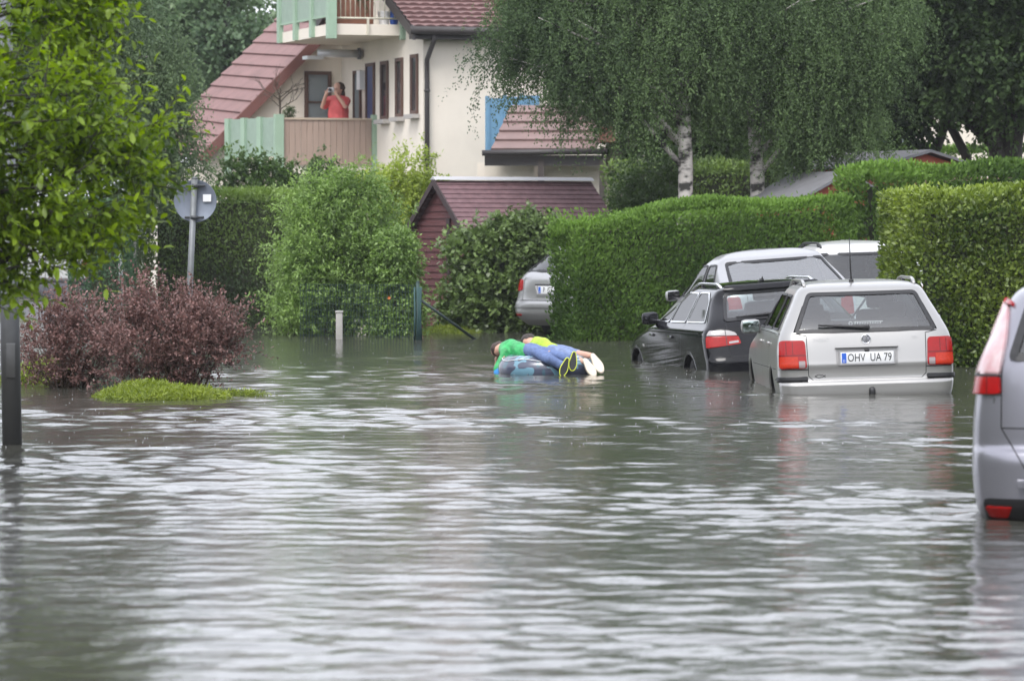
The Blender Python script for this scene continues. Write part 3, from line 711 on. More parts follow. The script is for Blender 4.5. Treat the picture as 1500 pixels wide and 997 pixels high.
    sp = dict(surf=S, label='silver estate car at the far end of the hedge, only its left tail showing', loc=(p.x, 63.0, -.10), rz=R_(-44), paint=SILVER, belt=1.06, zroof=1.37, glass=GLD,
              rear_open=[[(-.70, 1.07), (.70, 1.07), (.55, 1.36), (-.55, 1.36)]], side_open=side, front_open=[[(-.66, 1.06), (.66, 1.06), (.54, 1.34), (-.54, 1.34)]], arches=[(1.0, .31, .345), (3.7, .31, .345)], seat_y=(1.5, 2.4), seat_h=1.2,
              lamps=[('tail_light', [(.64, .79), (.87, .77), (.855, .955), (.66, .955)], RED, .012, .03)], plate=(.0, .80, 'P  GZ 254', .52, .112),
              rear_lines=[[(-.62, 1.0), (-.62, .64), (.62, .64), (.62, 1.0)], [(-.87, .635), (.87, .635)]],
              rear_parts=[('roof_spoiler', [(-.56, 1.375), (.56, 1.375), (.52, 1.42), (-.52, 1.42)], SILVER, .05, .015), ('plate_handle', [(-.36, .875), (.36, .875), (.36, .888), (-.36, .888)], TRIM, .006, .004), ('bumper_ridge', [(-.87, .525), (.87, .525), (.86, .55), (-.86, .55)], SILVER, .014, .01), ('bumper_reflector', [(-.80, .40), (-.60, .40), (-.60, .425), (-.80, .425)], RED, .01, .006)])
    root, S2, body = make_car(sp)
    rear_wiper(root, S, (0, 1.10), (-.02 + .36, 1.10)); ringed_badge(root, S, 0, .95, .05, 'vw')
    m = MB()                                        # pale surround of the plate
    for q in ([(-.36, .86), (-.30, .72), (.30, .72), (.36, .86)],): strip(m, q, S.m_rear, .012, .035, OUT_R, 0, .02)
    m.build('plate_surround', SILVER, root)
# ================================================================== plants
def unit(a): return a / np.maximum(np.linalg.norm(a, axis=-1, keepdims=True), 1e-9)
def leaf_quads(Pos, D, L, Wd, rng, up=None, cup=0.0):
    """rhombic leaves: base point, direction, length, width"""
    n = len(Pos); D = unit(D)
    r = rng.normal(size=(n, 3)) if up is None else up + rng.normal(size=(n, 3)) * 0.5
    S = unit(np.cross(D, r)); N = np.cross(S, D)
    L = L[:, None]; Wd = Wd[:, None]
    V = np.stack([Pos, Pos + D * L * .45 + S * Wd * .5 + N * L * cup, Pos + D * L - N * L * cup, Pos + D * L * .45 - S * Wd * .5 + N * L * cup], 1).reshape(-1, 3)
    Fq = np.arange(4 * n).reshape(n, 4)
    return V, Fq
def merge(parts):
    V = []; Fq = []; T = []; b = 0
    for v, f, t in parts:
        V.append(v); Fq.append(f + b); T.append(t); b += len(v)
    return np.concatenate(V), np.concatenate(Fq), np.concatenate(T)

def blob_nodes(blobs, n, rng, shell=0.35):
    c = np.array([b[0] for b in blobs], float); r = np.array([b[1] for b in blobs], float)
    vol = np.prod(r, 1) ** 0.75; k = rng.choice(len(blobs), n, p=vol / vol.sum())
    d = unit(rng.normal(size=(n, 3))); q = rng.uniform(shell, 1, n) ** 0.5
    return c[k] + d * r[k] * q[:, None], d, k

def twig_leaves(S, D, Ln, nl, rng, droop=0.0, spread=0.04, lsize=0.07, aspect=0.55, hang=0.3, tint=None, drop=0.0):
    """leaves strung along twigs"""
    n = len(S); t = np.sort(rng.uniform(0.08, 1, (n, nl)), 1)
    Pp = S[:, None] + D[:, None] * (Ln[:, None] * t)[..., None]
    Pp[..., 2] -= droop * Ln[:, None] * t ** 2
    Pp = Pp + rng.normal(size=Pp.shape) * spread
    LD = D[:, None] * 0.6 + rng.normal(size=Pp.shape) * 0.75
    LD[..., 2] -= hang
    tn = (tint if tint is not None else rng.uniform(0.2, 0.8, n))[:, None] * 0.75 + t * 0.18 + rng.uniform(-.09, .11, (n, nl))
    Pp = Pp.reshape(-1, 3); LD = LD.reshape(-1, 3); tn = tn.ravel()
    L = rng.uniform(.7, 1.25, len(Pp)) * lsize
    v, f = leaf_quads(Pp, LD, L, L * aspect * rng.uniform(.8, 1.2, len(Pp)), rng, up=np.array([0, 0, 1.0]))
    return v, f, np.repeat(np.clip(tn, 0, 1), 4)

def crown_mesh(name, blobs, mat, parent, rng, nodes=300, per=14, nl=16, radius=.35, tl=(.3, .8), mode='out', lsize=.07, aspect=.55, droop=.3, hang=.3, shell=.3, spread=.04):
    N, d, k = blob_nodes(blobs, nodes, rng, shell)
    nt = np.clip(.5 + .32 * noise3(N * 1.3, 41) + rng.uniform(-.2, .2, nodes), .05, .95)
    S = np.repeat(N, per, 0) + rng.normal(size=(nodes * per, 3)) * radius * .5
    dd = np.repeat(d, per, 0) * .6 + rng.normal(size=(nodes * per, 3)) * .6
    if mode == 'weep': dd = dd * np.array([.5, .5, .15]); dd[:, 2] -= .75
    if mode == 'up': dd[:, 2] += .7
    Ln = rng.uniform(*tl, nodes * per)
    v, f, t = twig_leaves(S, unit(dd), Ln, nl, rng, droop, spread, lsize, aspect, hang, np.clip(np.repeat(nt, per) + rng.normal(size=nodes * per) * .12, 0, 1))
    return np_mesh(name, v, f, mat, parent, t), N

def limbs(mb, trunk, nodes, rng, r0=.07, k=None):
    """branches from the trunk polyline to points of the crown"""
    T = [Vector(p) for p in trunk]
    idx = rng.permutation(len(nodes))[:k] if k else range(len(nodes))
    for i in idx:
        q = Vector(nodes[i]); best = None
        for j in range(len(T) - 1):
            for a in (0, .25, .5, .75):
                p = T[j].lerp(T[j + 1], a)
                c = (q - p).length + abs((q.z - p.z) - .6 * (q - p).length) * .8
                if best is None or c < best[0]: best = (c, p)
        p = best[1]; m = p.lerp(q, .5) + Vector((rng.normal() * .12, rng.normal() * .12, .12 * (q - p).length))
        m1 = p.lerp(m, .5) + Vector((0, 0, .05)); m2 = m.lerp(q, .5)
        mb.tube([p, m1, m, m2, q], [r0, r0 * .8, r0 * .55, r0 * .35, r0 * .12], 6)

def make_tree(name, label, base, trunk, rad, bark, blobs, leaf, rng, group=None, nlimb=26, limb_r=.06, extra_trunks=(), **kw):
    root = thing(name, label, 'tree', base, 0, group)
    b = Vector(base); loc = lambda p: Vector(p) - b
    lb = [(tuple(loc(c)), r) for c, r in blobs]
    cr, N = crown_mesh('crown', lb, leaf, root, rng, **kw)
    mb = MB(); tk = [loc(p) for p in trunk]
    fine = []; fr = []
    for i in range(len(tk) - 1):
        for j in range(5):
            q = j / 5; fine.append(tk[i].lerp(tk[i + 1], q) + Vector((rng.normal() * .008, rng.normal() * .008, 0))); fr.append((rad[i] + (rad[i + 1] - rad[i]) * q) * (1 + rng.normal() * .03))
    fine.append(tk[-1]); fr.append(rad[-1])
    mb.tube(fine, fr, 12)
    for tr, rr in extra_trunks: mb.tube([loc(p) for p in tr], rr, 10)
    limbs(mb, tk, N, rng, limb_r, nlimb)
    mb.build('trunk', bark, root)
    return root

def birch_bark():
    m = bpy.data.materials.new('birch_bark'); m.use_nodes = True; nt = m.node_tree; b = nt.nodes['Principled BSDF']; b.inputs['Roughness'].default_value = .8
    tc = nt.nodes.new('ShaderNodeTexCoord'); mp = nt.nodes.new('ShaderNodeMapping'); mp.inputs['Scale'].default_value = (2.2, 2.2, 4.5)
    nt.links.new(tc.outputs['Object'], mp.inputs['Vector'])
    n = nt.nodes.new('ShaderNodeTexNoise'); n.inputs['Scale'].default_value = 1.6; n.inputs['Detail'].default_value = 4; nt.links.new(mp.outputs['Vector'], n.inputs['Vector'])
    c = nt.nodes.new('ShaderNodeValToRGB'); e = c.color_ramp.elements
    e[0].position = .42; e[0].color = (.03, .028, .025, 1); e[1].position = .54; e[1].color = (.46, .43, .40, 1)
    nt.links.new(n.outputs['Fac'], c.inputs['Fac']); nt.links.new(c.outputs['Color'], b.inputs['Base Color'])
    return m

def hedge(name, label, path, thick, zb, zt, mat, rng, dens=900, lsize=.06, aspect=.5, bump=.06, up=.8, group=None, rnd=.12, tipz=.25, tuft=0.0, freq=2.4, tip=.28):
    """clipped hedge along a plan polyline, faces of leaf sprays over a twiggy core"""
    root = thing(name, label, 'hedge', (path[0][0], path[0][1], zb), 0, group); o = np.array([path[0][0], path[0][1], zb])
    core = MB(); parts = []
    Pt = [np.array(p, float) for p in path]; seg = [(Pt[i], Pt[i + 1]) for i in range(len(Pt) - 1)]
    ztf = (lambda s: zt) if not hasattr(zt, '__len__') else (lambda s: zt[0] + (zt[1] - zt[0]) * s)
    tot = sum(np.linalg.norm(b - a) for a, b in seg); acc = 0
    for si, (a, b) in enumerate(seg):
        Ls = np.linalg.norm(b - a); t = (b - a) / Ls; nr = np.array([t[1], -t[0]])        # nr: towards the camera side
        z0, z1 = ztf(acc / tot), ztf((acc + Ls) / tot)
        def emit(s, q, z, nrm, w):
            p = np.concatenate([a[None] + t[None] * s[:, None] + nr[None] * q[:, None], z[:, None]], 1)
            r2 = rng.normal(size=p.shape)
            bb = noise3(p * freq * np.array([1, 1, .55]), 5) * bump + noise3(p * freq * 3.1, 8) * bump * .5
            p = p + nrm * (bb + rng.uniform(-.10, .03, len(p)))[:, None]
            D = nrm * .55 + r2 * .5; D[:, 2] += up
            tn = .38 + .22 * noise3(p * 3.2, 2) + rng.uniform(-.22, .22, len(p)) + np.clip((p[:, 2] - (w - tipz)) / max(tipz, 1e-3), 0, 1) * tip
            L = rng.uniform(.6, 1.35, len(p)) * lsize
            v, f = leaf_quads(p - o, D, L, L * aspect, rng, up=nrm * 1.2 + np.array([0, 0, .3]))
            parts.append((v, f, np.repeat(np.clip(tn, 0, 1), 4)))
        H = (z0 + z1) / 2 - zb
        n = int(dens * Ls * H); s = rng.uniform(0, Ls, n); zz = rng.uniform(0, 1, n); z = zb + zz * (z0 + (z1 - z0) * s / Ls - zb)
        ztop = z0 + (z1 - z0) * s / Ls
        inset = np.where(ztop - z < rnd, rnd - np.sqrt(np.maximum(0, rnd ** 2 - (rnd - (ztop - z)) ** 2)), 0)
        emit(s, thick / 2 - inset, z, np.concatenate([np.repeat(nr[None], n, 0), np.full((n, 1), .05)], 1), ztop)
        nb = n // 4; s = rng.uniform(0, Ls, nb); z = zb + rng.uniform(0, 1, nb) * H
        emit(s, np.full(nb, -thick / 2), z, np.concatenate([np.repeat(-nr[None], nb, 0), np.full((nb, 1), .05)], 1), np.full(nb, zb + H))
        nt_ = int(dens * Ls * thick * .9); s = rng.uniform(0, Ls, nt_); zz = z0 + (z1 - z0) * s / Ls
        emit(s, rng.uniform(-thick / 2 + rnd * .4, thick / 2 - rnd * .4, nt_), zz, np.repeat(np.array([[0, 0, 1.]]), nt_, 0), zz)
        for s0, sg, on in ((0, -1, si == 0), (Ls, 1, si == len(seg) - 1)):
            if not on: continue
            ne = int(dens * thick * H); zt_ = z0 if s0 == 0 else z1
            z = zb + rng.uniform(0, 1, ne) * (zt_ - zb)
            emit(np.full(ne, s0), rng.uniform(-thick / 2 + .04, thick / 2 - .04, ne), z, np.concatenate([np.repeat(sg * t[None], ne, 0), np.full((ne, 1), .05)], 1), np.full(ne, zt_))
        if tuft > 0:
            nt2 = int(60 * Ls * tuft * 10); s = rng.uniform(0, Ls, nt2); q = rng.uniform(-thick / 2, thick / 2, nt2); zz = z0 + (z1 - z0) * s / Ls
            p = np.concatenate([a[None] + t[None] * s[:, None] + nr[None] * q[:, None], (zz - .03)[:, None]], 1) - o
            dd = rng.normal(size=p.shape) * .35; dd[:, 2] = 1
            parts.append(twig_leaves(p, unit(dd), rng.uniform(.3, 1.4, nt2) * tuft, 7, rng, 0, .012, lsize * .9, aspect, -.5, np.full(nt2, .85)))
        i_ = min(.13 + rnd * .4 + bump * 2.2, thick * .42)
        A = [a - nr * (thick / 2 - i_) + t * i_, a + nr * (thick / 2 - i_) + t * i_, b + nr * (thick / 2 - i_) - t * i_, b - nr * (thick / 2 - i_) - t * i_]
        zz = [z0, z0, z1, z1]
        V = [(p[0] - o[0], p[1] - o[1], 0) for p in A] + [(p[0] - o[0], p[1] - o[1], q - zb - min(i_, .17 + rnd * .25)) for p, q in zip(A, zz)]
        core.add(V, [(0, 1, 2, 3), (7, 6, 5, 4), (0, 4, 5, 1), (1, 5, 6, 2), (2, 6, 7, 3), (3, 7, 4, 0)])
        acc += Ls
    v, f, tn = merge(parts)
    np_mesh('foliage', v, f, mat, root, tn)
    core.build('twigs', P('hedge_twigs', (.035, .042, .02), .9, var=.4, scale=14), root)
    return root

def shrub(name, label, base, blobs, mat, rng, group=None, cat='shrub', nstem=14, stem=None, **kw):
    """bush: stems from the base, leafy twigs through its volume; blobs relative to the base"""
    root = thing(name, label, cat, base, 0, group)
    cr, N = crown_mesh('foliage', blobs, mat, root, rng, **kw)
    mb = MB()
    for i in rng.permutation(len(N))[:nstem]:
        q = Vector(N[i]); b = Vector((rng.normal() * .08, rng.normal() * .08, -.3)); m = b.lerp(q, .5) + Vector((0, 0, .1))
        mb.tube([b, b.lerp(m, .5), m, q], [.016, .013, .01, .004], 5)
    mb.build('stems', stem or P('twig_brown', (.06, .045, .03), .9), root)
    return root

def build_plants():
    rng = np.random.default_rng(5)
    thuja = leafmat('leaf_thuja', (.040, .080, .018), (.17, .285, .058), .3, .6, .15)
    thujad = leafmat('leaf_dark_hedge', (.045, .075, .030), (.19, .28, .07), .25)
    thujab = leafmat('leaf_blue_hedge', (.05, .10, .055), (.13, .23, .11), .25)
    privet = leafmat('leaf_privet', (.040, .075, .014), (.25, .325, .06), .3, .35)
    willow = leafmat('leaf_fresh', (.07, .125, .035), (.26, .38, .11), .35)
    lime = leafmat('leaf_lime', (.10, .15, .03), (.38, .46, .10), .4)
    mixd = leafmat('leaf_mid', (.035, .065, .028), (.15, .23, .085), .3)
    climb = leafmat('leaf_climber', (.025, .045, .018), (.19, .27, .09), .3, .35)
    birch = leafmat('leaf_birch', (.050, .080, .040), (.145, .215, .09), .35, .65, .12)
    birchb = leafmat('leaf_birch_far', (.035, .058, .034), (.155, .215, .11), .35, .65, .12)
    dark = leafmat('leaf_dark_tree', (.012, .024, .011), (.085, .14, .045), .3, .6, .2)
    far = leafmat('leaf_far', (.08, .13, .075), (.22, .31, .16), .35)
    fore = leafmat('leaf_foreground', (.030, .066, .010), (.33, .46, .05), .48, .38, .35)
    barb = leafmat('leaf_barberry', (.045, .028, .022), (.29, .168, .152), .25, .5)
    grass = leafmat('leaf_grass', (.07, .11, .015), (.30, .36, .06), .35)
    bark = P('bark_dark', (.035, .03, .025), .9, var=.35, scale=14, bump=.5, stretch=(1, 1, .25)); bb = birch_bark()

    # ---- hedges
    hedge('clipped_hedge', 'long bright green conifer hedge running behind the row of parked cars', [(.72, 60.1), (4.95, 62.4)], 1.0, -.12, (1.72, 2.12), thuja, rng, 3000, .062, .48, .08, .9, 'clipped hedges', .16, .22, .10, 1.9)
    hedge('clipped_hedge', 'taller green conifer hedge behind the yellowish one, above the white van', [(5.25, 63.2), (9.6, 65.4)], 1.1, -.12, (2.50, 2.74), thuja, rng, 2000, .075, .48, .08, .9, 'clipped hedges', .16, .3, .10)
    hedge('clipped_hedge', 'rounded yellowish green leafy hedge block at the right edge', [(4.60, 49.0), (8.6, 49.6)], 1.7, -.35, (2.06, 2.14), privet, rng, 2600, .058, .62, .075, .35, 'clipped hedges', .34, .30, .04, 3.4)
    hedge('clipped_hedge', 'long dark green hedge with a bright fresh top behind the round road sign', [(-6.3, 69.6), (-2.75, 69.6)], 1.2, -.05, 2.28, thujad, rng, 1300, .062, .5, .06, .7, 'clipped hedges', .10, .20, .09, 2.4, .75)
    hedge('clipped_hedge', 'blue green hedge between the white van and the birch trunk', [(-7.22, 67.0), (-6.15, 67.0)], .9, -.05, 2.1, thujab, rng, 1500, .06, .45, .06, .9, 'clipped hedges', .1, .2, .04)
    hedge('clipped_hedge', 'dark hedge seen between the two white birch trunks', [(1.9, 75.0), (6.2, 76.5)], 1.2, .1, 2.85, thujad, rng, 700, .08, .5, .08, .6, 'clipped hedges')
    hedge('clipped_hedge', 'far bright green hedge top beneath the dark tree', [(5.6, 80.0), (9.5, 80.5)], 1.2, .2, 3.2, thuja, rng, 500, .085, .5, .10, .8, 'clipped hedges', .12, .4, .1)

    # ---- shrubs in the gardens
    def sh(name, label, px, pyb, Y, blobs, mat, **kw):
        p = at(px, pyb, Y); p.z = -.05
        return shrub(name, label, p, blobs, mat, rng, 'garden shrubs', **kw)
    sh('garden_shrub', 'big loose fresh green shrub behind the wire fence, left of the wooden shed', 492, 480, 63.2, [((0, 0, 1.15), (.62, .5, 1.1)), ((-.25, 0, 1.55), (.5, .45, .85)), ((.3, .1, 1.75), (.55, .45, .75)), ((-.35, -.1, .6), (.4, .4, .5)), ((.45, 0, .8), (.45, .4, .6))], willow, nodes=420, per=9, nl=13, radius=.22, tl=(.2, .5), mode='up', lsize=.075, aspect=.36, droop=.15, spread=.022)
    sh('garden_shrub', 'tall yellow green shoots rising in front of the downpipe', 598, 470, 71.0, [((0, 0, 1.7), (.62, .45, .75)), ((-.2, 0, 2.2), (.6, .4, .4)), ((.1, 0, 1.0), (.7, .5, .9)), ((.33, 0, 2.55), (.06, .06, .55)), ((-.05, 0, 2.6), (.07, .06, .35))], lime, nodes=300, per=9, nl=13, radius=.2, tl=(.15, .5), mode='up', lsize=.075, aspect=.5, droop=.1, spread=.02)
    sh('garden_shrub', 'round green bush close against the shed wall', 576, 480, 62.6, [((0, 0, .75), (.36, .34, .8)), ((.05, 0, 1.25), (.28, .3, .4)), ((.1, 0, .5), (.34, .3, .5))], willow, nodes=170, per=9, nl=12, radius=.15, tl=(.12, .3), lsize=.06, aspect=.55, droop=.2, spread=.02)
    sh('garden_shrub', 'pale spreading branches sticking out before the dark hedge', 447, 480, 64.0, [((0, 0, .75), (.42, .35, .7)), ((-.18, 0, .45), (.4, .3, .4)), ((-.1, 0, 1.3), (.35, .3, .2))], willow, nodes=100, per=7, nl=12, radius=.15, tl=(.2, .5), lsize=.065, aspect=.4, droop=.15, spread=.02)
    sh('garden_shrub', 'dark leafy climber heaped over the fence between shed and silver car', 742, 490, 65.4, [((0, 0, .75), (.72, .5, .85)), ((-.5, 0, 1.25), (.34, .4, .38)), ((.25, 0, 1.3), (.6, .5, .5)), ((-.55, -.1, .4), (.28, .4, .45)), ((.6, .1, .6), (.5, .5, .8))], climb, nodes=460, per=9, nl=13, radius=.2, tl=(.15, .4), lsize=.085, aspect=.7, droop=.3, shell=.55, spread=.022)
    sh('garden_shrub', 'row of dark bushes below the lower balcony', 400, 400, 77.0, [((-.65, 0, 2.3), (.32, .35, .75)), ((0, 0, 2.3), (.42, .4, .75)), ((.7, 0, 2.2), (.6, .45, .7)), ((.2, .1, 1.4), (1.2, .5, .9))], mixd, nodes=260, per=9, nl=12, radius=.2, tl=(.15, .4), mode='up', lsize=.085, aspect=.55, spread=.02)
    sh('garden_shrub', 'dusty green bush behind the hedge right of the second birch trunk', 1180, 400, 71.0, [((0, 0, 1.7), (.75, .5, .9)), ((-.5, 0, 1.5), (.5, .4, .8)), ((.6, 0, 1.9), (.55, .4, .6))], birchb, nodes=220, per=9, nl=12, radius=.2, tl=(.2, .5), lsize=.08, aspect=.5, spread=.02)
    sh('garden_shrub', 'feathery dark green shrub left of the first birch trunk', 955, 400, 68.5, [((0, 0, 2.2), (.5, .4, .9)), ((.1, 0, 1.5), (.6, .4, .7)), ((-.2, 0, 2.0), (.35, .3, .5))], mixd, nodes=190, per=9, nl=12, radius=.2, tl=(.2, .5), lsize=.075, aspect=.4, spread=.02)
    # marigold-like flowers behind the net
    for px, py in ((570, 436),):
        p = at(px, py, 60.6); m = MB(); r = .02
        for k in range(9):
            a = k * .7; m.add([p, p + Vector((r * math.cos(a), -.01, r * math.sin(a))), p + Vector((r * 1.3 * math.cos(a + .35), -.014, r * 1.3 * math.sin(a + .35))), p + Vector((r * math.cos(a + .7), -.01, r * math.sin(a + .7)))], [(0, 1, 2, 3)])
        m.tube([p + Vector((0, .01, 0)), p + Vector((.02, .03, -.3)), p + Vector((.03, .03, -.75))], .005, 5, 1)
        tag(m.build('flower', [P('petal_orange', (.45, .13, .03), .6), P('twig_green', (.05, .10, .02), .8)]), 'small orange flower behind the green wire fence', 'flower')

    # ---- barberries and grass on the traffic island
    def barberry(label, px, Y, blobs, n):
        p = at(px, 560, Y); p.z = -.02
        shrub('barberry_bush', label, p, blobs, barb, rng, 'barberry bushes on the traffic island', nodes=n, per=8, nl=18, radius=.07, tl=(.12, .50), mode='up', lsize=.034, aspect=.62, droop=.08, hang=-.25, shell=.35, nstem=40, spread=.008)
    barberry('larger purple barberry bush in front of the round sign pole', 262, 40.9, [((-.1, 0, .50), (.58, .5, .46)), ((.25, 0, .45), (.40, .45, .36)), ((-.4, 0, .45), (.34, .4, .40)), ((.02, 0, .67), (.40, .4, .20)), ((.42, -.05, .36), (.18, .2, .13)), ((-.2, 0, .74), (.1, .2, .16)), ((.42, 0, .62), (.16, .2, .14))], 190)
    barberry('smaller purple barberry bush left of the larger one', 98, 41.9, [((0, 0, .42), (.40, .4, .42)), ((.25, 0, .4), (.3, .35, .36)), ((-.2, 0, .32), (.24, .3, .28))], 110)
    def grassclump(name, label, c, rx, ry, h, n, hang=.5):
        a = rng.uniform(0, 6.283, n); q = rng.uniform(0, 1, n) ** .55
        x = c[0] + rx * q * np.cos(a); y = c[1] + ry * q * np.sin(a)
        nz = noise3(np.stack([x * 5, y * 5, x * 0], 1), 4)
        z = c[2] + h * (1 - q ** 2) * (.45 + .75 * nz) - .02
        D = rng.normal(size=(n, 3)) * .55; D[:, 2] = rng.uniform(.2, 1.0, n)
        tn = np.clip(.45 + .25 * nz + rng.uniform(-.3, .35, n), 0, 1)
        v, f, t = twig_leaves(np.stack([x, y, z], 1), unit(D), rng.uniform(.05, .19, n), 5, rng, .8, .014, .05, .22, hang, tn)
        return np_mesh(name, v, f, grass, None, t)
    p = at(235, 583, 39.0)
    tag(grassclump('grass_tuft', '', (p.x, 39.2, 0), .62, .75, .15, 5600), 'bright green grass heaped at the foot of the large barberry', 'grass', None, 'stuff')
    p = at(352, 579, 39.7)
    tag(grassclump('grass_tuft', '', (p.x, 39.8, -.02), .26, .12, .05, 420), 'thin trailing sprig of grass reaching out over the water', 'grass', None, 'stuff')
    p = at(40, 545, 43.0)
    tag(grassclump('grass_tuft', '', (p.x, 43.3, 0), .40, .6, .30, 2600), 'light green grass behind the lamp post, beside the smaller barberry', 'grass', None, 'stuff')
    p = at(655, 488, 63.6)
    tag(grassclump('grass_tuft', '', (p.x, 64.6, .0), .5, .6, .10, 1100), 'strip of grass in front of the wooden shed', 'grass', None, 'stuff')

    # ---- birches over the cars
    Z = lambda px, py, Y: tuple(at(px, py, Y))
    def B(px, py, Y, rx, ry, rz, dy=0): return (Z(px, py, Y + dy), (rx, ry, rz))
    base = at(1003, 420, 66.5); base.z = -.05
    make_tree('birch_tree', 'weeping birch with white trunk rising behind the hedge above the black car', base, [base, Z(1004, 250, 66.5), Z(1000, 120, 66.6), Z(985, -20, 66.8), Z(975, -80, 67), Z(985, -130, 67)], [.135, .12, .11, .09, .05, .02], bb,
              [B(960, 40, 66.5, 1.1, 1.0, 1.0), B(835, 40, 66.5, .95, .9, .9), B(765, 35, 66.5, .55, .6, .6, -.3), B(860, 100, 66.5, .6, .6, .6, -.2), B(935, 90, 66.5, .5, .6, .6, -.2), B(1030, 30, 66.5, 1.0, 1.0, 1.0, .2), B(855, -40, 66.8, 1.3, 1.2, .7), B(1010, -55, 67, 1.3, 1.3, .7)], birch, rng, 'birch trees',
              nodes=300, per=20, nl=48, radius=.32, tl=(.3, 1.1), mode='weep', lsize=.044, aspect=.62, droop=.25, hang=.6, shell=.25, nlimb=60, limb_r=.05, spread=.028)
    base = at(1108, 420, 67.5); base.z = -.05
    make_tree('birch_tree', 'second weeping birch with white trunk, right of the first above the silver van', base, [base, Z(1110, 260, 67.5), Z(1102, 130, 67.6), Z(1110, -20, 67.8), Z(1125, -80, 68), Z(1120, -130, 68)], [.13, .115, .10, .085, .05, .02], bb,
              [B(1130, 30, 67.5, 1.0, 1.0, 1.0, -.3), B(1205, 70, 67.5, .95, .9, 1.2), B(1180, 130, 67.5, .65, .7, .8, .2), B(1270, 15, 67.5, .8, .8, .8), B(1075, 0, 67.5, .9, .9, 1.0), B(1075, 100, 67.5, .5, .6, .6, .3), B(1230, 150, 67.5, .5, .5, .6), B(1160, -55, 68, 1.3, 1.3, .7)], birch, rng, 'birch trees',
              nodes=300, per=20, nl=48, radius=.32, tl=(.3, 1.1), mode='weep', lsize=.044, aspect=.62, droop=.25, hang=.6, shell=.25, nlimb=60, limb_r=.05, spread=.028)
    # dark tree on the right
    base = at(1478, 420, 72.0); base.z = 0
    make_tree('dark_tree', 'dark leafy tree with twin trunks at the top right corner', base, [base, Z(1480, 240, 72), Z(1488, 120, 72), Z(1470, -60, 72), Z(1460, -200, 72)], [.24, .21, .17, .12, .03], bark,
              [B(1420, 70, 72, 1.1, 1.0, 1.1), B(1350, 90, 72, .8, .8, .9, .3), B(1480, 80, 72, 1.0, .9, 1.1, -.3), B(1310, 10, 72, .9, .9, .9, .5), B(1430, -70, 72, 1.8, 1.5, 1.1), B(1560, -20, 72, 1.4, 1.2, 1.6), B(1450, -170, 72, 1.2, 1.2, .9), B(1250, 60, 72, .5, .6, .8, 1.2)], dark, rng, 'broadleaf trees',
              nodes=620, per=14, nl=15, radius=.40, tl=(.25, .7), lsize=.105, aspect=.62, droop=.35, hang=.5, shell=.25, nlimb=60, limb_r=.07, extra_trunks=[([Z(1462, 420, 71.8), Z(1462, 240, 71.8), Z(1450, 150, 71.8), Z(1430, 60, 71.8)], [.17, .14, .12, .08]), ([Z(1418, 420, 72.5), Z(1416, 230, 72.5), Z(1385, 170, 72.4), Z(1370, 120, 72.3)], [.10, .09, .08, .05])], spread=.04)
    base = at(1370, 420, 74.0); base.z = 0
    make_tree('dark_tree', 'dark background tree filling the gap above the small grey roofs', base, [base, Z(1366, 230, 74), Z(1395, 160, 74), Z(1330, 30, 74), Z(1320, -80, 74)], [.10, .09, .08, .06, .02], bark,
              [B(1255, 110, 74, 1.0, .9, 1.2), B(1300, 60, 74, 1.0, .8, 1.2), B(1330, 80, 74, .6, .7, .6), B(1200, 60, 74, 1.1, .9, 1.2, .4)], dark, rng, 'broadleaf trees',
              nodes=320, per=14, nl=15, radius=.40, tl=(.25, .7), lsize=.11, aspect=.62, droop=.35, hang=.4, shell=.3, nlimb=30, limb_r=.05, spread=.04)
    base = at(1060, 420, 78.5); base.z = .1
    make_tree('dark_tree', 'dark green tree filling the background between the two birch trunks', base, [base, Z(1062, 250, 78.5), Z(1055, 130, 78.5), Z(1060, 60, 78.5)], [.14, .12, .09, .04], bark,
              [B(975, 225, 78.5, .7, .7, .9), B(1050, 200, 78.5, .9, .8, 1.1), B(1130, 200, 78.5, .9, .8, 1.1), B(1210, 190, 78.5, .9, .8, .9), B(1060, 110, 78.5, 1.6, 1.0, 1.0), B(950, 150, 78.5, .7, .7, .8)], dark, rng, 'broadleaf trees',
              nodes=300, per=14, nl=15, radius=.36, tl=(.25, .7), lsize=.11, aspect=.62, droop=.35, hang=.4, shell=.3, nlimb=24, limb_r=.05, spread=.04)
    # birch on the left, in front of the house
    base = at(190, 440, 67.8); base.z = 0
    make_tree('birch_tree', 'hazy weeping birch hanging over the left end of the tiled roof', base, [base, Z(190, 330, 67.8), Z(188, 180, 67.9), Z(175, 20, 68), Z(165, -70, 68), Z(170, -130, 68)], [.12, .11, .10, .09, .05, .02], bb,
              [B(205, 120, 67.8, .70, .8, 1.1), B(225, 150, 67.8, .5, .5, .6), B(165, 40, 68, .6, .8, 1.0, .3), B(258, 85, 67.8, .30, .5, .5), B(262, 200, 67.8, .40, .45, .22), B(225, 215, 67.8, .5, .5, .5), B(180, 260, 67.8, .5, .5, .5), B(150, 180, 68, .7, .7, 1.2, .4), B(120, -50, 68, 1.2, 1.1, .8), B(70, 60, 68, 1.0, .9, 1.2, .4)], birchb, rng, 'birch trees',
              nodes=230, per=18, nl=30, radius=.30, tl=(.35, 1.0), mode='weep', lsize=.055, aspect=.6, droop=.3, hang=.6, shell=.25, nlimb=40, limb_r=.04, spread=.03)
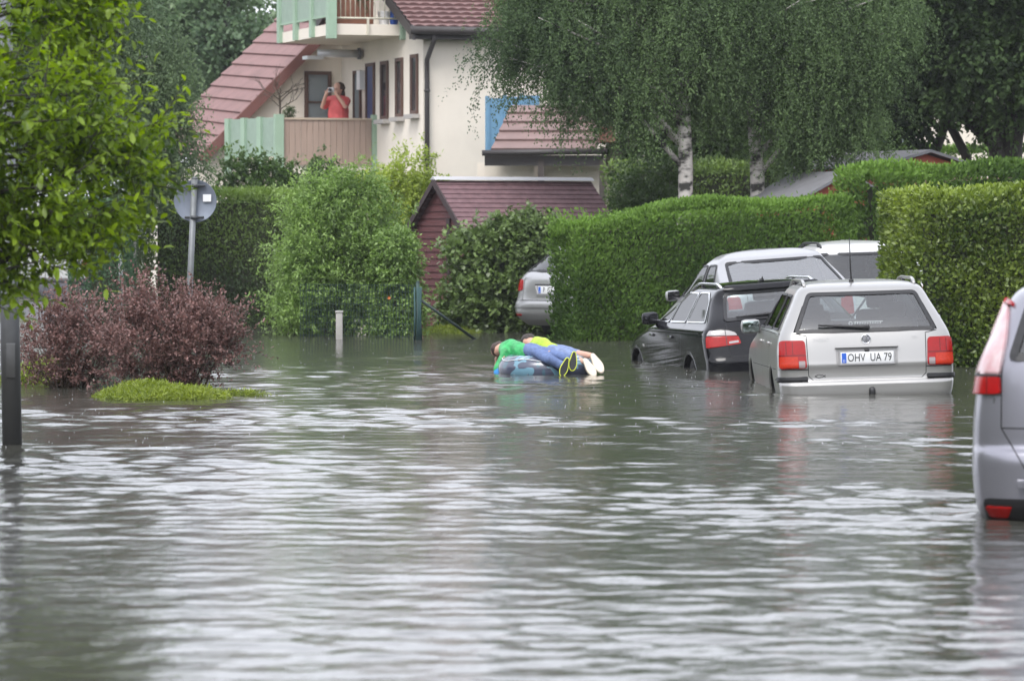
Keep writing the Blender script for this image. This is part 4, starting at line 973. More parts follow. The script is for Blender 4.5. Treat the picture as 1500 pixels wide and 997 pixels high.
    for (px, py, Y, s, lab) in ((330, 40, 104, 1.0, 'pale green tree showing above the tiled roof far behind the birch'), (250, 30, 112, .9, 'pale far tree just left of the tiled roof top')):
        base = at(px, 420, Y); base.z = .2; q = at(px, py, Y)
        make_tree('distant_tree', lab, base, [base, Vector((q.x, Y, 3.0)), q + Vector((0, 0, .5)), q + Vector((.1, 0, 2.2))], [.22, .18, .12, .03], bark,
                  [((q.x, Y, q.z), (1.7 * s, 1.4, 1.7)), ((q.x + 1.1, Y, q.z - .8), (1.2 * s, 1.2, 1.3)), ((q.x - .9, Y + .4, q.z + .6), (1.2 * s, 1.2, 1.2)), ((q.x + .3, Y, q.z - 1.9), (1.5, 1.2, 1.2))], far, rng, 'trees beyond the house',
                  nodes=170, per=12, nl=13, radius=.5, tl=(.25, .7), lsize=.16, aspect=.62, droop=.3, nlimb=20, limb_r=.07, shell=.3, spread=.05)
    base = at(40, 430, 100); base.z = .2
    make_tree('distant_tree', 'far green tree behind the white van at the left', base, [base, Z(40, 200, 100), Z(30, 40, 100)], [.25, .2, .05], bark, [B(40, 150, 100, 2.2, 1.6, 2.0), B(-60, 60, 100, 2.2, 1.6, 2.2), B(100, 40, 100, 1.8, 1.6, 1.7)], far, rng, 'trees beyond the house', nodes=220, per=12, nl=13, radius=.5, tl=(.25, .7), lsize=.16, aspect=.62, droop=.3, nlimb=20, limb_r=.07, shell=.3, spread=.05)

    # ---- foreground tree, leaning in from the left
    Yf = 26.0; base = Vector((-5.1, Yf + .6, -.35)); s = F / Yf
    rng2 = np.random.default_rng(21)
    root = thing('foreground_tree', 'bright green broadleaf branches leaning into the picture from the left edge', 'tree', base, 0, None)
    bl = [(90, 15, 62), (70, 70, 62), (120, 110, 50), (30, 170, 120), (120, 200, 75), (190, 235, 60), (215, 255, 38), (60, 270, 110), (150, 300, 55), (20, 360, 95), (95, 340, 60), (-40, 250, 160), (10, 430, 42), (-90, 60, 85), (80, -60, 90), (-110, -190, 150), (-170, 190, 170), (130, 330, 38), (75, 20, 70)]
    blobs = []
    for px, py, r in bl:
        c = at(px, py, Yf + rng2.uniform(-.35, .35)) - base; rr = r / s
        blobs.append((tuple(c), (rr, rr * .9 + .1, rr * .85)))
    N, d, k = blob_nodes(blobs, 340, rng2, .25)
    per = 7; S = np.repeat(N, per, 0) + rng2.normal(size=(len(N) * per, 3)) * .05
    dd = np.repeat(d, per, 0) * .5 + rng2.normal(size=(len(N) * per, 3)) * .45; dd[:, 0] += .55; dd[:, 2] += .28; dd = unit(dd)
    Ln = rng2.uniform(.10, .36, len(S)); nl = 9
    t = np.linspace(.15, 1, nl)[None].repeat(len(S), 0)
    Pp = S[:, None] + dd[:, None] * (Ln[:, None] * t)[..., None]
    side = unit(np.cross(dd, rng2.normal(size=dd.shape)))
    sg = np.where(np.arange(nl) % 2, 1, -1)[None, :, None]
    LD = dd[:, None] * .75 + side[:, None] * sg * .8 + rng2.normal(size=Pp.shape) * .5; LD[..., 2] -= .18
    Pp = Pp.reshape(-1, 3); LD = unit(LD.reshape(-1, 3)); n = len(Pp)
    L = rng2.uniform(.032, .092, n); Wd = L * rng2.uniform(.38, .5, n)
    ups = np.array([0, 0, 1.0]) + rng2.normal(size=(n, 3)) * .45
    Sd = unit(np.cross(LD, ups)); Nn = np.cross(Sd, LD); L_ = L[:, None]; W_ = Wd[:, None]; cu = rng2.uniform(.02, .22, n)[:, None]; dr = rng2.uniform(-.05, .3, n)[:, None]
    pts = [Pp, Pp + LD * L_ * .3 + Sd * W_ * .42 + Nn * W_ * cu, Pp + LD * L_ * .68 + Sd * W_ * .45 + Nn * (W_ * cu - L_ * dr * .35), Pp + LD * L_ - Nn * L_ * dr, Pp + LD * L_ * .68 - Sd * W_ * .45 + Nn * (W_ * cu - L_ * dr * .35), Pp + LD * L_ * .3 - Sd * W_ * .42 + Nn * W_ * cu, Pp + LD * L_ * .35, Pp + LD * L_ * .7 - Nn * L_ * dr * .4]
    V = np.stack(pts, 1).reshape(-1, 3); b = (np.arange(n) * 8)[:, None]
    tri = np.concatenate([b + np.array([x]) for x in ([0, 6, 1], [6, 7, 2], [6, 2, 1], [7, 3, 2], [0, 5, 6], [5, 4, 7], [5, 7, 6], [4, 3, 7])])
    tn = np.clip(np.repeat(np.repeat(rng2.uniform(.1, .75, len(N)), per) * .6, nl) + t.ravel() * .25 + rng2.uniform(-.15, .25, n), 0, 1)
    np_mesh('crown', V, tri, fore, root, np.repeat(tn, 8), smooth=True)
    mb = MB(); tk = [Vector((0, 0, 0)), Vector((.05, -.2, 1.2)), Vector((.2, -.5, 2.2)), Vector((.1, -.6, 3.6)), Vector((.2, -.6, 4.6))]
    mb.tube(tk, [.11, .10, .085, .05, .02], 12); limbs(mb, tk, N, rng2, .028, 110)
    for i in range(0, len(S), 2): mb.tube([S[i], S[i] + dd[i] * Ln[i]], [.004, .0015], 4, cap=False)
    mb.build('trunk', P('bark_fore', (.045, .04, .03), .85, var=.3, scale=18), root)
# ================================================================== houses and garden buildings
PL = P('plaster_cream', (.70, .64, .555), .9, var=.055, scale=.9, bump=.12, bscale=60)
GREEN = P('balcony_green', (.27, .38, .28), .55, var=.06, scale=3)
GREENP = P('balcony_green_panel', (.235, .315, .25), .5, var=.08, scale=5)
BROWN = P('frame_brown', (.085, .045, .032), .6)
TILE = P('roof_tile', (.20, .112, .105), .75, var=.16, scale=2.5, bump=.15, bscale=30)
TILE2 = P('roof_tile_dark', (.155, .085, .08), .7, var=.18, scale=3.5, bump=.15, bscale=30)
TILE3 = P('roof_tile_purple', (.20, .135, .125), .75, var=.14, scale=2.5)
GUT = P('gutter_dark', (.035, .03, .03), .5)
WOODB = P('planks_beige', (.33, .245, .20), .8, var=.10, scale=6, stretch=(1, 1, .15))
PANE = P('window_pane', (.20, .23, .24), .08, spec=.8)
PANED = P('window_pane_dark', (.035, .035, .04), .08, spec=.8)
RIDGEW = P('ridge_pale', (.45, .45, .47), .6)

U = Vector((math.cos(R_(18)), math.sin(R_(18)), 0)); D_ = Vector((-math.sin(R_(18)), math.cos(R_(18)), 0)); UP = Vector((0, 0, 1))
C0 = Vector((at(620, 300, 82).x, 82, 0))                  # near corner of the plastered house
def wallp(L, z=0.0, out=0.0):                             # point on its side wall, L metres back from the corner
    return C0 + D_ * L - U * out + UP * z
def wall_box(mb, o, ax, a0, a1, z0, z1, nrm, d0, d1, mi=0):
    """box on a wall plane: from a0 to a1 along ax, between heights, between offsets d0 and d1 along nrm"""
    Pq = [o + ax * a + nrm * d + UP * z for a in (a0, a1) for d in (d0, d1) for z in (z0, z1)]
    mb.add(Pq, [(0, 1, 3, 2), (4, 6, 7, 5), (0, 4, 5, 1), (2, 3, 7, 6), (0, 2, 6, 4), (1, 5, 7, 3)], mi)

def tile_roof(mb, o, ax, dn, length, run, rows, course=.035, wave=.02, pitch_w=.28, skew=0.0, ncols=None):
    """rows of overlapping tiles; o: top corner, ax along the ridge, dn down the slope"""
    n = ax.cross(dn).normalized()
    if n.z < 0: n = -n
    nc = ncols or max(2, int(length / pitch_w * 6))
    for r in range(rows):
        P2 = []
        for q, h in ((0, .0), (.97, course), (1.0, course * .9), (1.0, -.01)):
            row = []
            for k in range(nc + 1):
                a = length * k / nc
                w = wave * abs(math.sin(math.pi * a / pitch_w)) if wave else 0
                row.append(o + ax * a + dn * (run * (r + q) / rows + skew * a / length * 1.0) + n * (h + (w if h > 0 else 0)))
            P2.append(row)
        mb.grid(P2, 0, False)

def build_house():
    b0 = Vector((C0.x, C0.y, 0))
    H = thing('plastered_house', 'cream plastered house with two green balconies, narrow windows and red tiled roofs', 'house', b0)
    def bl(mb, name, mat, parent=H):
        off = parent.matrix_basis.translation if parent is H else Vector((0, 0, 0))
        mb.v = [tuple(Vector(p) - b0) for p in mb.v]
        return mb.build(name, mat, parent)
    Wd, Dp = 7.5, 6.1; zE, zR = 5.78, 8.6
    g0 = C0 + D_ * Dp                                    # inner corner with the gable wing
    # walls: main block with gable end over the side wall
    m = MB()
    a, b, c, d = C0, C0 + U * Wd, C0 + U * Wd + D_ * 7.6, C0 + D_ * 7.6
    m.quad(a - UP * .4, b - UP * .4, b + UP * zE, a + UP * zE); m.quad(b - UP * .4, c - UP * .4, c + UP * zE, b + UP * zE); m.quad(c - UP * .4, d - UP * .4, d + UP * zE, c + UP * zE)
    ap = C0 + D_ * 3.8 + UP * (zE + 1.6)
    m.add([a - UP * .4, a + UP * zE, ap, d + UP * zE, d - UP * .4], [(0, 1, 2, 3, 4)]); ap2 = ap + U * Wd
    m.add([b + UP * zE, ap2, c + UP * zE], [(0, 1, 2)])
    bl(m, 'wall', PL)
    # gable wing wall
    def gp(t, z): return g0 - U * t + UP * z
    tl, zl = 2.85, 3.45
    m = MB(); m.add([gp(0, -.4), gp(3.3, -.4), gp(3.3, 3.0), gp(tl + .12, zl - .06), gp(-.6, zl + 3.45), gp(-.6, -.4)], [(0, 1, 2, 3, 4, 5)])
    m.quad(gp(3.3, -.4), gp(3.3, -.4) + D_ * 4.2, gp(3.3, 3.0) + D_ * 4.2, gp(3.3, 3.0)); bl(m, 'gable_wall', PL)
    # roof of the wing: verge from lower left to upper right
    e0 = gp(tl + .32, zl - .32) - D_ * .25; top = gp(-1.7, zl + tl + 1.7) - D_ * .25
    dn = (e0 - top).normalized(); run = (e0 - top).length
    m = MB(); tile_roof(m, top, (D_ + UP * .055).normalized(), dn, 4.9, run, 20, .045, 0, skew=0, ncols=8); bl(m, 'roof', TILE)
    m = MB(); nn = dn.cross(D_).normalized(); nn = nn if nn.z > 0 else -nn
    wall = [top, e0, e0 - nn * .20, top - nn * .20]
    m.add([p - D_ * .02 for p in wall] + [p + D_ * .10 for p in wall], [(0, 1, 2, 3), (7, 6, 5, 4), (0, 4, 5, 1), (1, 5, 6, 2), (2, 6, 7, 3), (3, 7, 4, 0)])
    m.v = [tuple(Vector(p) + nn * .06) for p in m.v]; bl(m, 'verge_board', P('verge_redbrown', (.15, .06, .05), .7))
    # main roof
    for sgn in (1, -1):
        r0 = ap - U * .35 + UP * .08
        dn2 = ((-D_ if sgn == 1 else D_) * 3.8 - UP * 1.6).normalized(); run2 = 4.65
        m = MB(); tile_roof(m, r0, U, dn2, Wd + .7, run2, 18, .04, .03, .24); rf = bl(m, 'roof', TILE2)
        e = r0 + dn2 * run2
        m = MB(); m.tube([e + UP * -.05 - U * .05, e + UP * -.05 + U * (Wd + .7)], .085, 10); m.v = [tuple(Vector(p) - b0) for p in m.v]; m.build('gutter', GUT, H)
        m = MB(); nrm = Vector((0, 0, 1))
        q = [r0 - UP * .03, r0 + dn2 * run2 - UP * .03, r0 + dn2 * run2 - UP * .25, r0 - UP * .25]
        m.add([p - U * .01 for p in q] + [p + U * .05 for p in q], [(0, 1, 2, 3), (7, 6, 5, 4), (0, 4, 5, 1), (1, 5, 6, 2), (2, 6, 7, 3), (3, 7, 4, 0)]); m.v = [tuple(Vector(p) - b0) for p in m.v]; m.build('bargeboard', GUT, H)
        if sgn == 1:
            m = MB(); wall_box(m, C0, U, -.3, Wd + .3, zE - .34, zE - .16, -D_, 0.02, .36); m.v = [tuple(Vector(p) - b0) for p in m.v]; m.build('soffit', GUT, H)
    # downpipe at the corner
    m = MB(); q = C0 - D_ * .10 + U * .05
    m.tube([C0 - D_ * .42 + U * .10 + UP * (zE - .25), C0 - D_ * .40 + U * .10 + UP * (zE - .38), q + UP * (zE - .75), q + UP * (zE - 1.1), q + UP * 0.2], .052, 10)
    for z in (1.6, 3.1, 4.4): m.tube([q + UP * z, q + UP * (z + .04)], .065, 10)
    bl(m, 'downpipe', GUT)
    # slit windows, doors in the side wall
    sn = -U
    for L, w, z0, z1, pane in ((.55, .48, 3.97, 5.17, PANED), (1.62, .48, 3.94, 5.14, PANED), (2.70, .52, 3.92, 5.12, PANED), (4.75, .55, 3.1, 5.0, PANE), (3.75, .62, 3.08, 5.12, P('curtain_blue', (.03, .045, .13), .5))):
        m = MB(); o = C0
        for a0, a1, y0, y1 in ((L - w / 2, L - w / 2 + .07, z0, z1), (L + w / 2 - .07, L + w / 2, z0, z1), (L - w / 2 + .07, L + w / 2 - .07, z0, z0 + .07), (L - w / 2 + .07, L + w / 2 - .07, z1 - .07, z1)):
            wall_box(m, o, D_, a0, a1, y0, y1, sn, .004, .05)
        door = z0 < 3.2
        f = bl(m, 'door' if door else 'window', BROWN)
        m = MB(); wall_box(m, o, D_, L - w / 2 + .07, L + w / 2 - .07, z0 + .07, z1 - .07, sn, .003, .02); m.v = [tuple(Vector(p) - b0) for p in m.v]; m.build('pane', pane, f)
        if not door:
            m = MB(); wall_box(m, o, D_, L - w / 2 - .08, L + w / 2 + .08, z0 - .09, z0 - .005, sn, .002, .16); m.v = [tuple(Vector(p) - b0) for p in m.v]; m.build('sill', P('sill_grey', (.36, .34, .32), .7), f)
    # window in the gable wall
    def gw(px0, px1, z0, z1):
        def t_of(px): k = (px - 750) / F; return (g0.x - k * g0.y) / (U.x - k * U.y)
        t1, t0 = t_of(px0), t_of(px1); o = g0
        m = MB(); fw = .075
        for a0, a1, y0, y1 in ((-t1, -t1 + fw, z0, z1), (-t0 - fw, -t0, z0, z1), (-t1 + fw, -t0 - fw, z0, z0 + fw), (-t1 + fw, -t0 - fw, z1 - fw, z1), (-t1 + fw, -t0 - fw, (z0 + z1) / 2 - .02, (z0 + z1) / 2 + .015)):
            wall_box(m, o, U, a0, a1, y0, y1, -D_, .004, .06)
        f = bl(m, 'window', BROWN)
        m = MB(); wall_box(m, o, U, -t1 + fw, -t0 - fw, z0 + fw, z1 - fw, -D_, .003, .02); m.v = [tuple(Vector(p) - b0) for p in m.v]; m.build('pane', PANE, f)
    gw(446, 485, 3.72, 5.03)
    m = MB(); wall_box(m, g0, U, -1.02, -.68, 5.66, 5.80, -D_, .003, .03); bl(m, 'vent', GUT)
    # retractable awning over the balcony door
    m = MB(); q = wallp(4.4, 5.34, .55); m.tube([q + U * .45, q - U * .42], .085, 14); aw = bl(m, 'awning', P('awning_silver', (.62, .63, .65), .35, .3))
    m = MB(); m.tube([q + U * .50, q + U * .44], .12, 14); m.v = [tuple(Vector(p) - b0) for p in m.v]; m.build('end_cap', P('awning_dark', (.12, .12, .13), .5), aw)
    m = MB(); wall_box(m, q, U, -.75, -.40, -.14, -.07, -D_, -.05, .35); m.v = [tuple(Vector(p) - b0) for p in m.v]; m.build('awning_bracket', P('awning_silver', (.62, .63, .65), .35, .3), aw)
    m = MB(); wall_box(m, wallp(4.2, 0, .0), D_, -.12, .12, 4.58, 4.98, -U, .01, .16); bl(m, 'wall_box', P('box_white', (.7, .7, .7), .5))
    # ---- balconies
    def rail_balcony(name, fr, fl, sl, zf, zt, front, label):
        """fr, fl: right and left front corners, sl: back end of the side"""
        m = MB(); slab = [fr, fl, sl, wallp(5.9)]
        V = [Vector((p.x, p.y, zf - .22)) for p in slab] + [Vector((p.x, p.y, zf)) for p in slab]
        m.add(V, [(3, 2, 1, 0), (4, 5, 6, 7), (0, 1, 5, 4), (1, 2, 6, 5), (2, 3, 7, 6), (3, 0, 4, 7)]); B = bl(m, 'balcony', PL)
        B['label'] = label
        def ch(mb, nm, mat): mb.v = [tuple(Vector(p) - b0) for p in mb.v]; return mb.build(nm, mat, B)
        fd = (fl - fr); fL = fd.length; fd.normalize(); fn = Vector((fd.y, -fd.x, 0)); fn = fn if fn.y < 0 else -fn
        sd = (sl - fl); sL = sd.length; sd.normalize(); sn2 = Vector((sd.y, -sd.x, 0)); sn2 = sn2 if sn2.x < 0 else -sn2
        for p in (fr, fl):
            m = MB(); wall_box(m, p, fd, -.09, .09, zf - .30, zt + .06, fn, -.06, .12); ch(m, 'post', GREEN)
        npan = 3
        for k in range(npan):
            a0, a1 = sL * k / npan + .10, sL * (k + 1) / npan - .08
            m = MB(); wall_box(m, fl, sd, a0, a1, zf + .18, zt, sn2, .0, .03); ch(m, 'side_panel', GREENP)
            m = MB(); wall_box(m, fl, sd, a1, a1 + .18, zf - .22, zt + .02, sn2, -.02, .08); ch(m, 'post', GREEN)
            m = MB(); wall_box(m, fl, sd, a0, a1, zf + .14, zf + .18, sn2, -.01, .05); ch(m, 'side_rail', GREEN)
        if front == 'planks':
            n = 15
            m = MB()
            for k in range(n):
                a0, a1 = .09 + (fL - .18) * k / n + .004, .09 + (fL - .18) * (k + 1) / n - .004
                wall_box(m, fr, fd, a0, a1, zf - .03, zt - .05, fn, .02 + .004 * (k % 2), .05)
            ch(m, 'plank_front', WOODB); m = MB(); wall_box(m, fr, fd, .09, fL - .09, zt - .05, zt - .01, fn, .0, .08); ch(m, 'hand_rail', P('rail_beige', (.42, .34, .26), .7))
        else:
            m = MB(); n = 13
            for k in range(n + 1):
                a = .10 + (fL - .2) * k / n; m.tube([fr + fd * a + UP * (zf + .12), fr + fd * a + UP * zt], .011, 6)
            for z in (zf + .12, zt): m.tube([fr + fd * .09 + UP * z, fr + fd * (fL - .09) + UP * z], .02, 8)
            ch(m, 'front_rail', P('rail_cream', (.55, .52, .42), .5)); m = MB(); wall_box(m, fr, fd, fL * .5 - .02, fL * .5 + .02, zf - .22, zf + .12, fn, .0, .05); ch(m, 'rail_foot', P('rail_cream', (.55, .52, .42), .5))
        return B
    fr = wallp(1.34, 0, .0); fl = fr - U * 1.54; sl = fl + D_ * 3.9
    rail_balcony('balcony', fr, fl, sl, 5.80, 6.85, 'bars', 'upper balcony with pale vertical bars')
    fr = wallp(3.45, 0, .0); fl = Vector((at(408, 300, 84.7).x, 84.7, 0)); sl = Vector((at(337, 300, 86.6).x, 86.6, 0))
    rail_balcony('balcony', fr, fl, sl, 3.02, 3.97, 'planks', 'lower balcony with beige plank front')
    bal_floor_hi = 5.80
    # things standing on the balconies
    def box_thing(name, label, cat, c, size, mat, group=None, extra=None):
        m = MB(); m.bbox((0, 0, size[2] / 2), size, Matrix.Rotation(R_(18), 3, 'Z'), 0, .02)
        o = m.build(name, mat); o.location = c; tag(o, label, cat, group); return o
    q = fr2 = wallp(1.34); c = lambda t, dpt, z: wallp(1.34 + dpt) - U * t + UP * z
    box_thing('planter_box', 'wide brown wooden planter box behind the upper balcony bars', 'planter', c(1.02, .30, 5.80), (.85, .28, .50), P('planter_wood', (.20, .085, .05), .8, var=.2, scale=6))
    m = MB(); m.lathe([(.09, 0), (.13, .26), (.135, .28), (.11, .28), (.10, .22)], None, 18); o = m.build('plant_pot', P('pot_white', (.68, .68, .68), .5)); o.location = c(.34, .30, 5.80); tag(o, 'white plant pot at the right end of the upper balcony', 'plant pot')
    m = MB(); m.lathe([(.06, 0), (.085, .05), (.085, .32), (.05, .38), (.03, .42)], None, 16); o = m.build('watering_can', P('can_blue', (.02, .09, .42), .4)); o.location = c(.14, .26, 5.80); tag(o, 'blue watering can beside the white pot on the upper balcony', 'watering can')
    rng = np.random.default_rng(31)
    p = c(1.02, .30, 6.25); shrub('balcony_plant', 'leafy plants growing from the brown planter of the upper balcony', p, [((-.2, 0, .2), (.22, .12, .22)), ((.2, 0, .2), (.22, .12, .22)), ((0, 0, .3), (.2, .12, .25))], leafmat('leaf_mid', (.018, .038, .012), (.09, .155, .04), .3), rng, None, 'plant', nodes=40, per=6, nl=9, radius=.08, tl=(.06, .2), lsize=.05, aspect=.6, spread=.02)
    m = MB(); wall_box(m, wallp(2.6), U, -1.3, -.3, 5.81, 6.7, -D_, 0, .04); o = m.build('storage_cabinet', P('cabinet_brown', (.10, .042, .03), .7)); tag(o, 'dark brown cabinet at the back of the upper balcony', 'cabinet')
    # bare little tree and pot plant on the lower balcony
    q = at(410, 170, 86.2); q.z = 3.02
    t = thing('bare_tree', 'small leafless tree in a pot on the lower balcony', 'tree', q)
    m = MB(); m.lathe([(.12, 0), (.17, .28), (.175, .30), (.14, .30)], None, 16); m.build('pot', P('pot_terracotta', (.35, .13, .07), .8), t)
    m = MB(); m.tube([(0, 0, .25), (.01, 0, .9), (.0, 0, 1.45)], [.03, .026, .02], 7)
    def br(p, d, L, r, lev):
        e = p + d * L; md = p.lerp(e, .5) + Vector((rng.normal() * .03, rng.normal() * .03, .02)); m.tube([p, md, e], [r, r * .8, r * .5], 5, cap=False)
        if lev < 3:
            for k in range(3):
                dd = (d + Vector((rng.normal() * .55, rng.normal() * .55, rng.normal() * .35 + .1))).normalized(); br(p.lerp(e, .55 + .2 * k), dd, L * rng.uniform(.5, .75), r * .55, lev + 1)
    for k in range(7): br(Vector((0, 0, 1.15 + .05 * k)), Vector((math.cos(k * 2.4), .6 * math.sin(k * 2.4), .62)).normalized(), .42, .013, 1)
    m.build('branches', P('twig_brown', (.06, .045, .03), .9), t)
    q = at(424, 170, 86.0); q.z = 3.55
    shrub('balcony_plant', 'small bushy green plant beside the leafless tree', q, [((0, 0, .42), (.12, .12, .22))], leafmat('leaf_mid', (.018, .038, .012), (.09, .155, .04), .3), rng, None, 'plant', nodes=26, per=6, nl=9, radius=.05, tl=(.05, .15), mode='up', lsize=.05, aspect=.35, spread=.015)

    # ---- neighbouring pieces
    # blue privacy screen
    a = Vector((at(714, 300, 81).x, 81, 0)); bvec = Vector((math.cos(R_(20)), math.sin(R_(20)), 0))
    t = thing('privacy_screen', 'blue boarded privacy screen standing against the cream wall', 'screen', a)
    blue = P('screen_blue', (.13, .27, .41), .6, var=.06, scale=4)
    for k in range(3):
        m = MB(); wall_box(m, Vector((0, 0, 0)), bvec, .02 + .36 * k, .36 + .36 * k, 2.2, 4.24 + .03 * k, Vector((bvec.y, -bvec.x, 0)), .0, .05); m.build('board_panel', blue, t)
        m = MB(); wall_box(m, Vector((0, 0, 0)), bvec, -.04 + .36 * k, .02 + .36 * k, .2, 4.28 + .03 * k, Vector((bvec.y, -bvec.x, 0)), -.02, .08); m.build('post', blue, t)
    # covered terrace with brown tiled roof
    Y = 78.0; x0 = at(706, 300, Y).x; x1 = at(888, 300, Y).x; zg = at(700, 229, Y).z
    o = Vector((x0, Y, 0)); t = thing('covered_terrace', 'low terrace roof of brown tiles on dark posts beside the cream house', 'terrace', o)
    m = MB(); dn = Vector((-.10, -1.35, -.85)).normalized()
    tile_roof(m, Vector((.55, 1.6, zg + 1.02)), Vector((1, .02, 0)).normalized(), Vector((-.20, -.86, -.48)).normalized(), x1 - x0 - .35, 1.9, 5, .05, 0, ncols=6); m.build('roof', TILE3, t)
    m = MB(); m.tube([(0, -.12, zg + .06), (x1 - x0 + .02, -.08, zg + .09)], .055, 10); m.build('gutter', GUT, t)
    m = MB(); m.box(((x1 - x0) / 2, .06, zg - .08), (x1 - x0 - .1, .08, .20)); m.build('fascia', GUT, t)
    for f in (.475, .97):
        m = MB(); m.box(((x1 - x0) * f, .05, zg / 2 - .05), (.12, .12, zg)); m.build('post', P('post_dark', (.06, .05, .045), .8), t)
    m = MB(); m.box(((x1 - x0) * .22, .5, zg / 2 - .1), (.95, .1, zg)); m.box(((x1 - x0) * .72, .5, zg / 2 - .1), (1.1, .1, zg)); m.box(((x1 - x0) * .5, 1.3, zg / 2 - .1), (x1 - x0 + .2, .1, zg)); m.build('back_wall', PL, t)
    m = MB(); m.box((x1 - x0 + .35, .9, zg / 2 + .15), (.66, .2, zg + .5)); m.box((x1 - x0 + .03, .78, zg / 2), (.05, .06, zg)); m.build('end_wall', PL, t)
    m = MB(); m.box((x1 - x0 + .02, .7, zg + .42), (.3, 1.5, .30)); m.build('verge', P('verge_orange', (.24, .11, .08), .8), t)
    # cream house behind the dark tree
    Y = 90; t = thing('background_house', 'cream wall of a house glimpsed between the trunks of the dark tree', 'house', (at(1390, 300, Y).x, Y, 0))
    m = MB(); m.box((0, 0, 2.3), (6.0, .3, 5.0)); m.build('wall', PL, t)
    m = MB(); tile_roof(m, Vector((-3.4, 2.2, 7.2)), Vector((1, 0, 0)), Vector((0, -.72, -.69)), 6.8, 3.4, 9, .05, 0, ncols=4); m.build('roof', TILE3, t)
    m = MB(); m.box((-1.55, -.17, 2.9), (.35, .06, 1.7)); m.build('shutter', blue, t)
    m = MB(); m.box((-1.05, -.17, 2.9), (.55, .05, 1.5)); m.build('window', PANE, t)
    # small sheds with red gables behind the hedge
    def small_shed(label, px, py, Y, w, h, L, ang):
        p = at(px, py, Y); base = Vector((p.x, Y, 0)); t = thing('small_shed', label, 'shed', base, R_(ang), 'small sheds behind the hedge')
        red = P('shed_red', (.36, .085, .05), .7, var=.15, scale=5, stretch=(1, 1, .2)); zr = p.z; ze = zr - h
        m = MB(); m.prism([(-w / 2, -ze), (w / 2, -ze), (w / 2, 0), (0, h), (-w / 2, 0)], (0, 0, ze), (1, 0, 0), (0, 0, 1), -L); m.build('wall', red, t)
        for s in (-1, 1):
            m = MB(); d = Vector((s * w / 2, 0, -h)); d2 = d * 1.22; q0 = Vector((0, -.15, zr + .03)); q1 = Vector((0, L + .15, zr + .03))
            m.add([q0, q0 + d2, q1 + d2, q1, q0 + UP * .05, q0 + d2 + UP * .05, q1 + d2 + UP * .05, q1 + UP * .05], [(0, 1, 2, 3), (7, 6, 5, 4), (0, 4, 5, 1), (1, 5, 6, 2), (2, 6, 7, 3), (3, 7, 4, 0)]); m.build('roof', P('roof_felt', (.16, .16, .17), .85, var=.1, scale=6), t)
        m = MB(); m.box((w * .2, -.01, ze - .35), (.3, .03, .5)); m.build('window', PANED, t)
    small_shed('small red shed with grey felt roof just behind the hedge step', 1236, 258, 66.2, 1.5, .38, 1.6, 24)
    small_shed('small red shed whose grey roof peeps over the taller hedge', 1357, 226, 70.5, 1.7, .22, 2.6, 27)
    p = at(1440, 262, 66.6); t = thing('garden_roof', 'flat brownish roof edge showing just above the yellowish hedge', 'shed', (p.x, 66.6, 0))
    m = MB(); m.box((0, 0, p.z - .04), (2.0, 1.0, .10)); m.build('roof', P('roof_pinkish', (.34, .22, .18), .8), t); m = MB(); m.box((0, 0, (p.z - .1) / 2), (1.8, .85, p.z - .1)); m.build('wall', P('shed_wood', (.12, .045, .04), .8), t)

    # ---- wooden shed by the fence
    Y = 67.0; ap = at(646, 266, Y); be = R_(31); ru = Vector((math.cos(be), math.sin(be), 0)); wv = Vector((math.sin(be), -math.cos(be), 0))
    base = Vector((ap.x, Y, -.05)); t = thing('wooden_shed', 'dark red wooden garden shed with purple brown shingle roof and pale ridge cap', 'shed', base)
    wood = P('shed_wood_red', (.10, .036, .038), .75, var=.22, scale=3, stretch=(1, 1, 6), bump=.2)
    zr = ap.z + .05; hw = .80; ze = zr - .72; Ls = 2.75; m = MB()
    for k in range(int(ze / .11) + 1):                    # lapped boards on the long and gable sides
        z0, z1 = k * .11, min((k + 1) * .11, ze)
        if z1 - z0 < .01: continue
        for o_, ax, L_ , nn in ((-wv * hw, wv, 2 * hw, -ru), (wv * hw, ru, Ls, wv), (-wv * hw, ru, Ls, -wv), (-wv * hw + ru * Ls, wv, 2 * hw, ru)):
            A = [o_ + nn * .022 + UP * z0, o_ + ax * L_ + nn * .022 + UP * z0, o_ + ax * L_ + nn * .004 + UP * z1, o_ + nn * .004 + UP * z1]
            m.add(A + [o_ + UP * z0, o_ + ax * L_ + UP * z0], [(0, 1, 2, 3), (0, 4, 5, 1)])
    m.build('wall', wood, t)
    for s_, g_ in ((0, -ru), (Ls, ru)):
        m = MB(); n = 6
        for k in range(n):
            z0, z1 = ze + .70 * k / n, ze + .70 * (k + 1) / n; w0, w1 = hw * (1 - k / n), hw * (1 - (k + 1) / n); o_ = ru * s_
            m.add([o_ - wv * w0 + g_ * .022 + UP * z0, o_ + wv * w0 + g_ * .022 + UP * z0, o_ + wv * w1 + g_ * .004 + UP * z1, o_ - wv * w1 + g_ * .004 + UP * z1], [(0, 1, 2, 3)])
        m.build('gable', wood, t)
    shg = P('shingle_purple', (.165, .095, .105), .85, var=.22, scale=9, bump=.3, bscale=40)
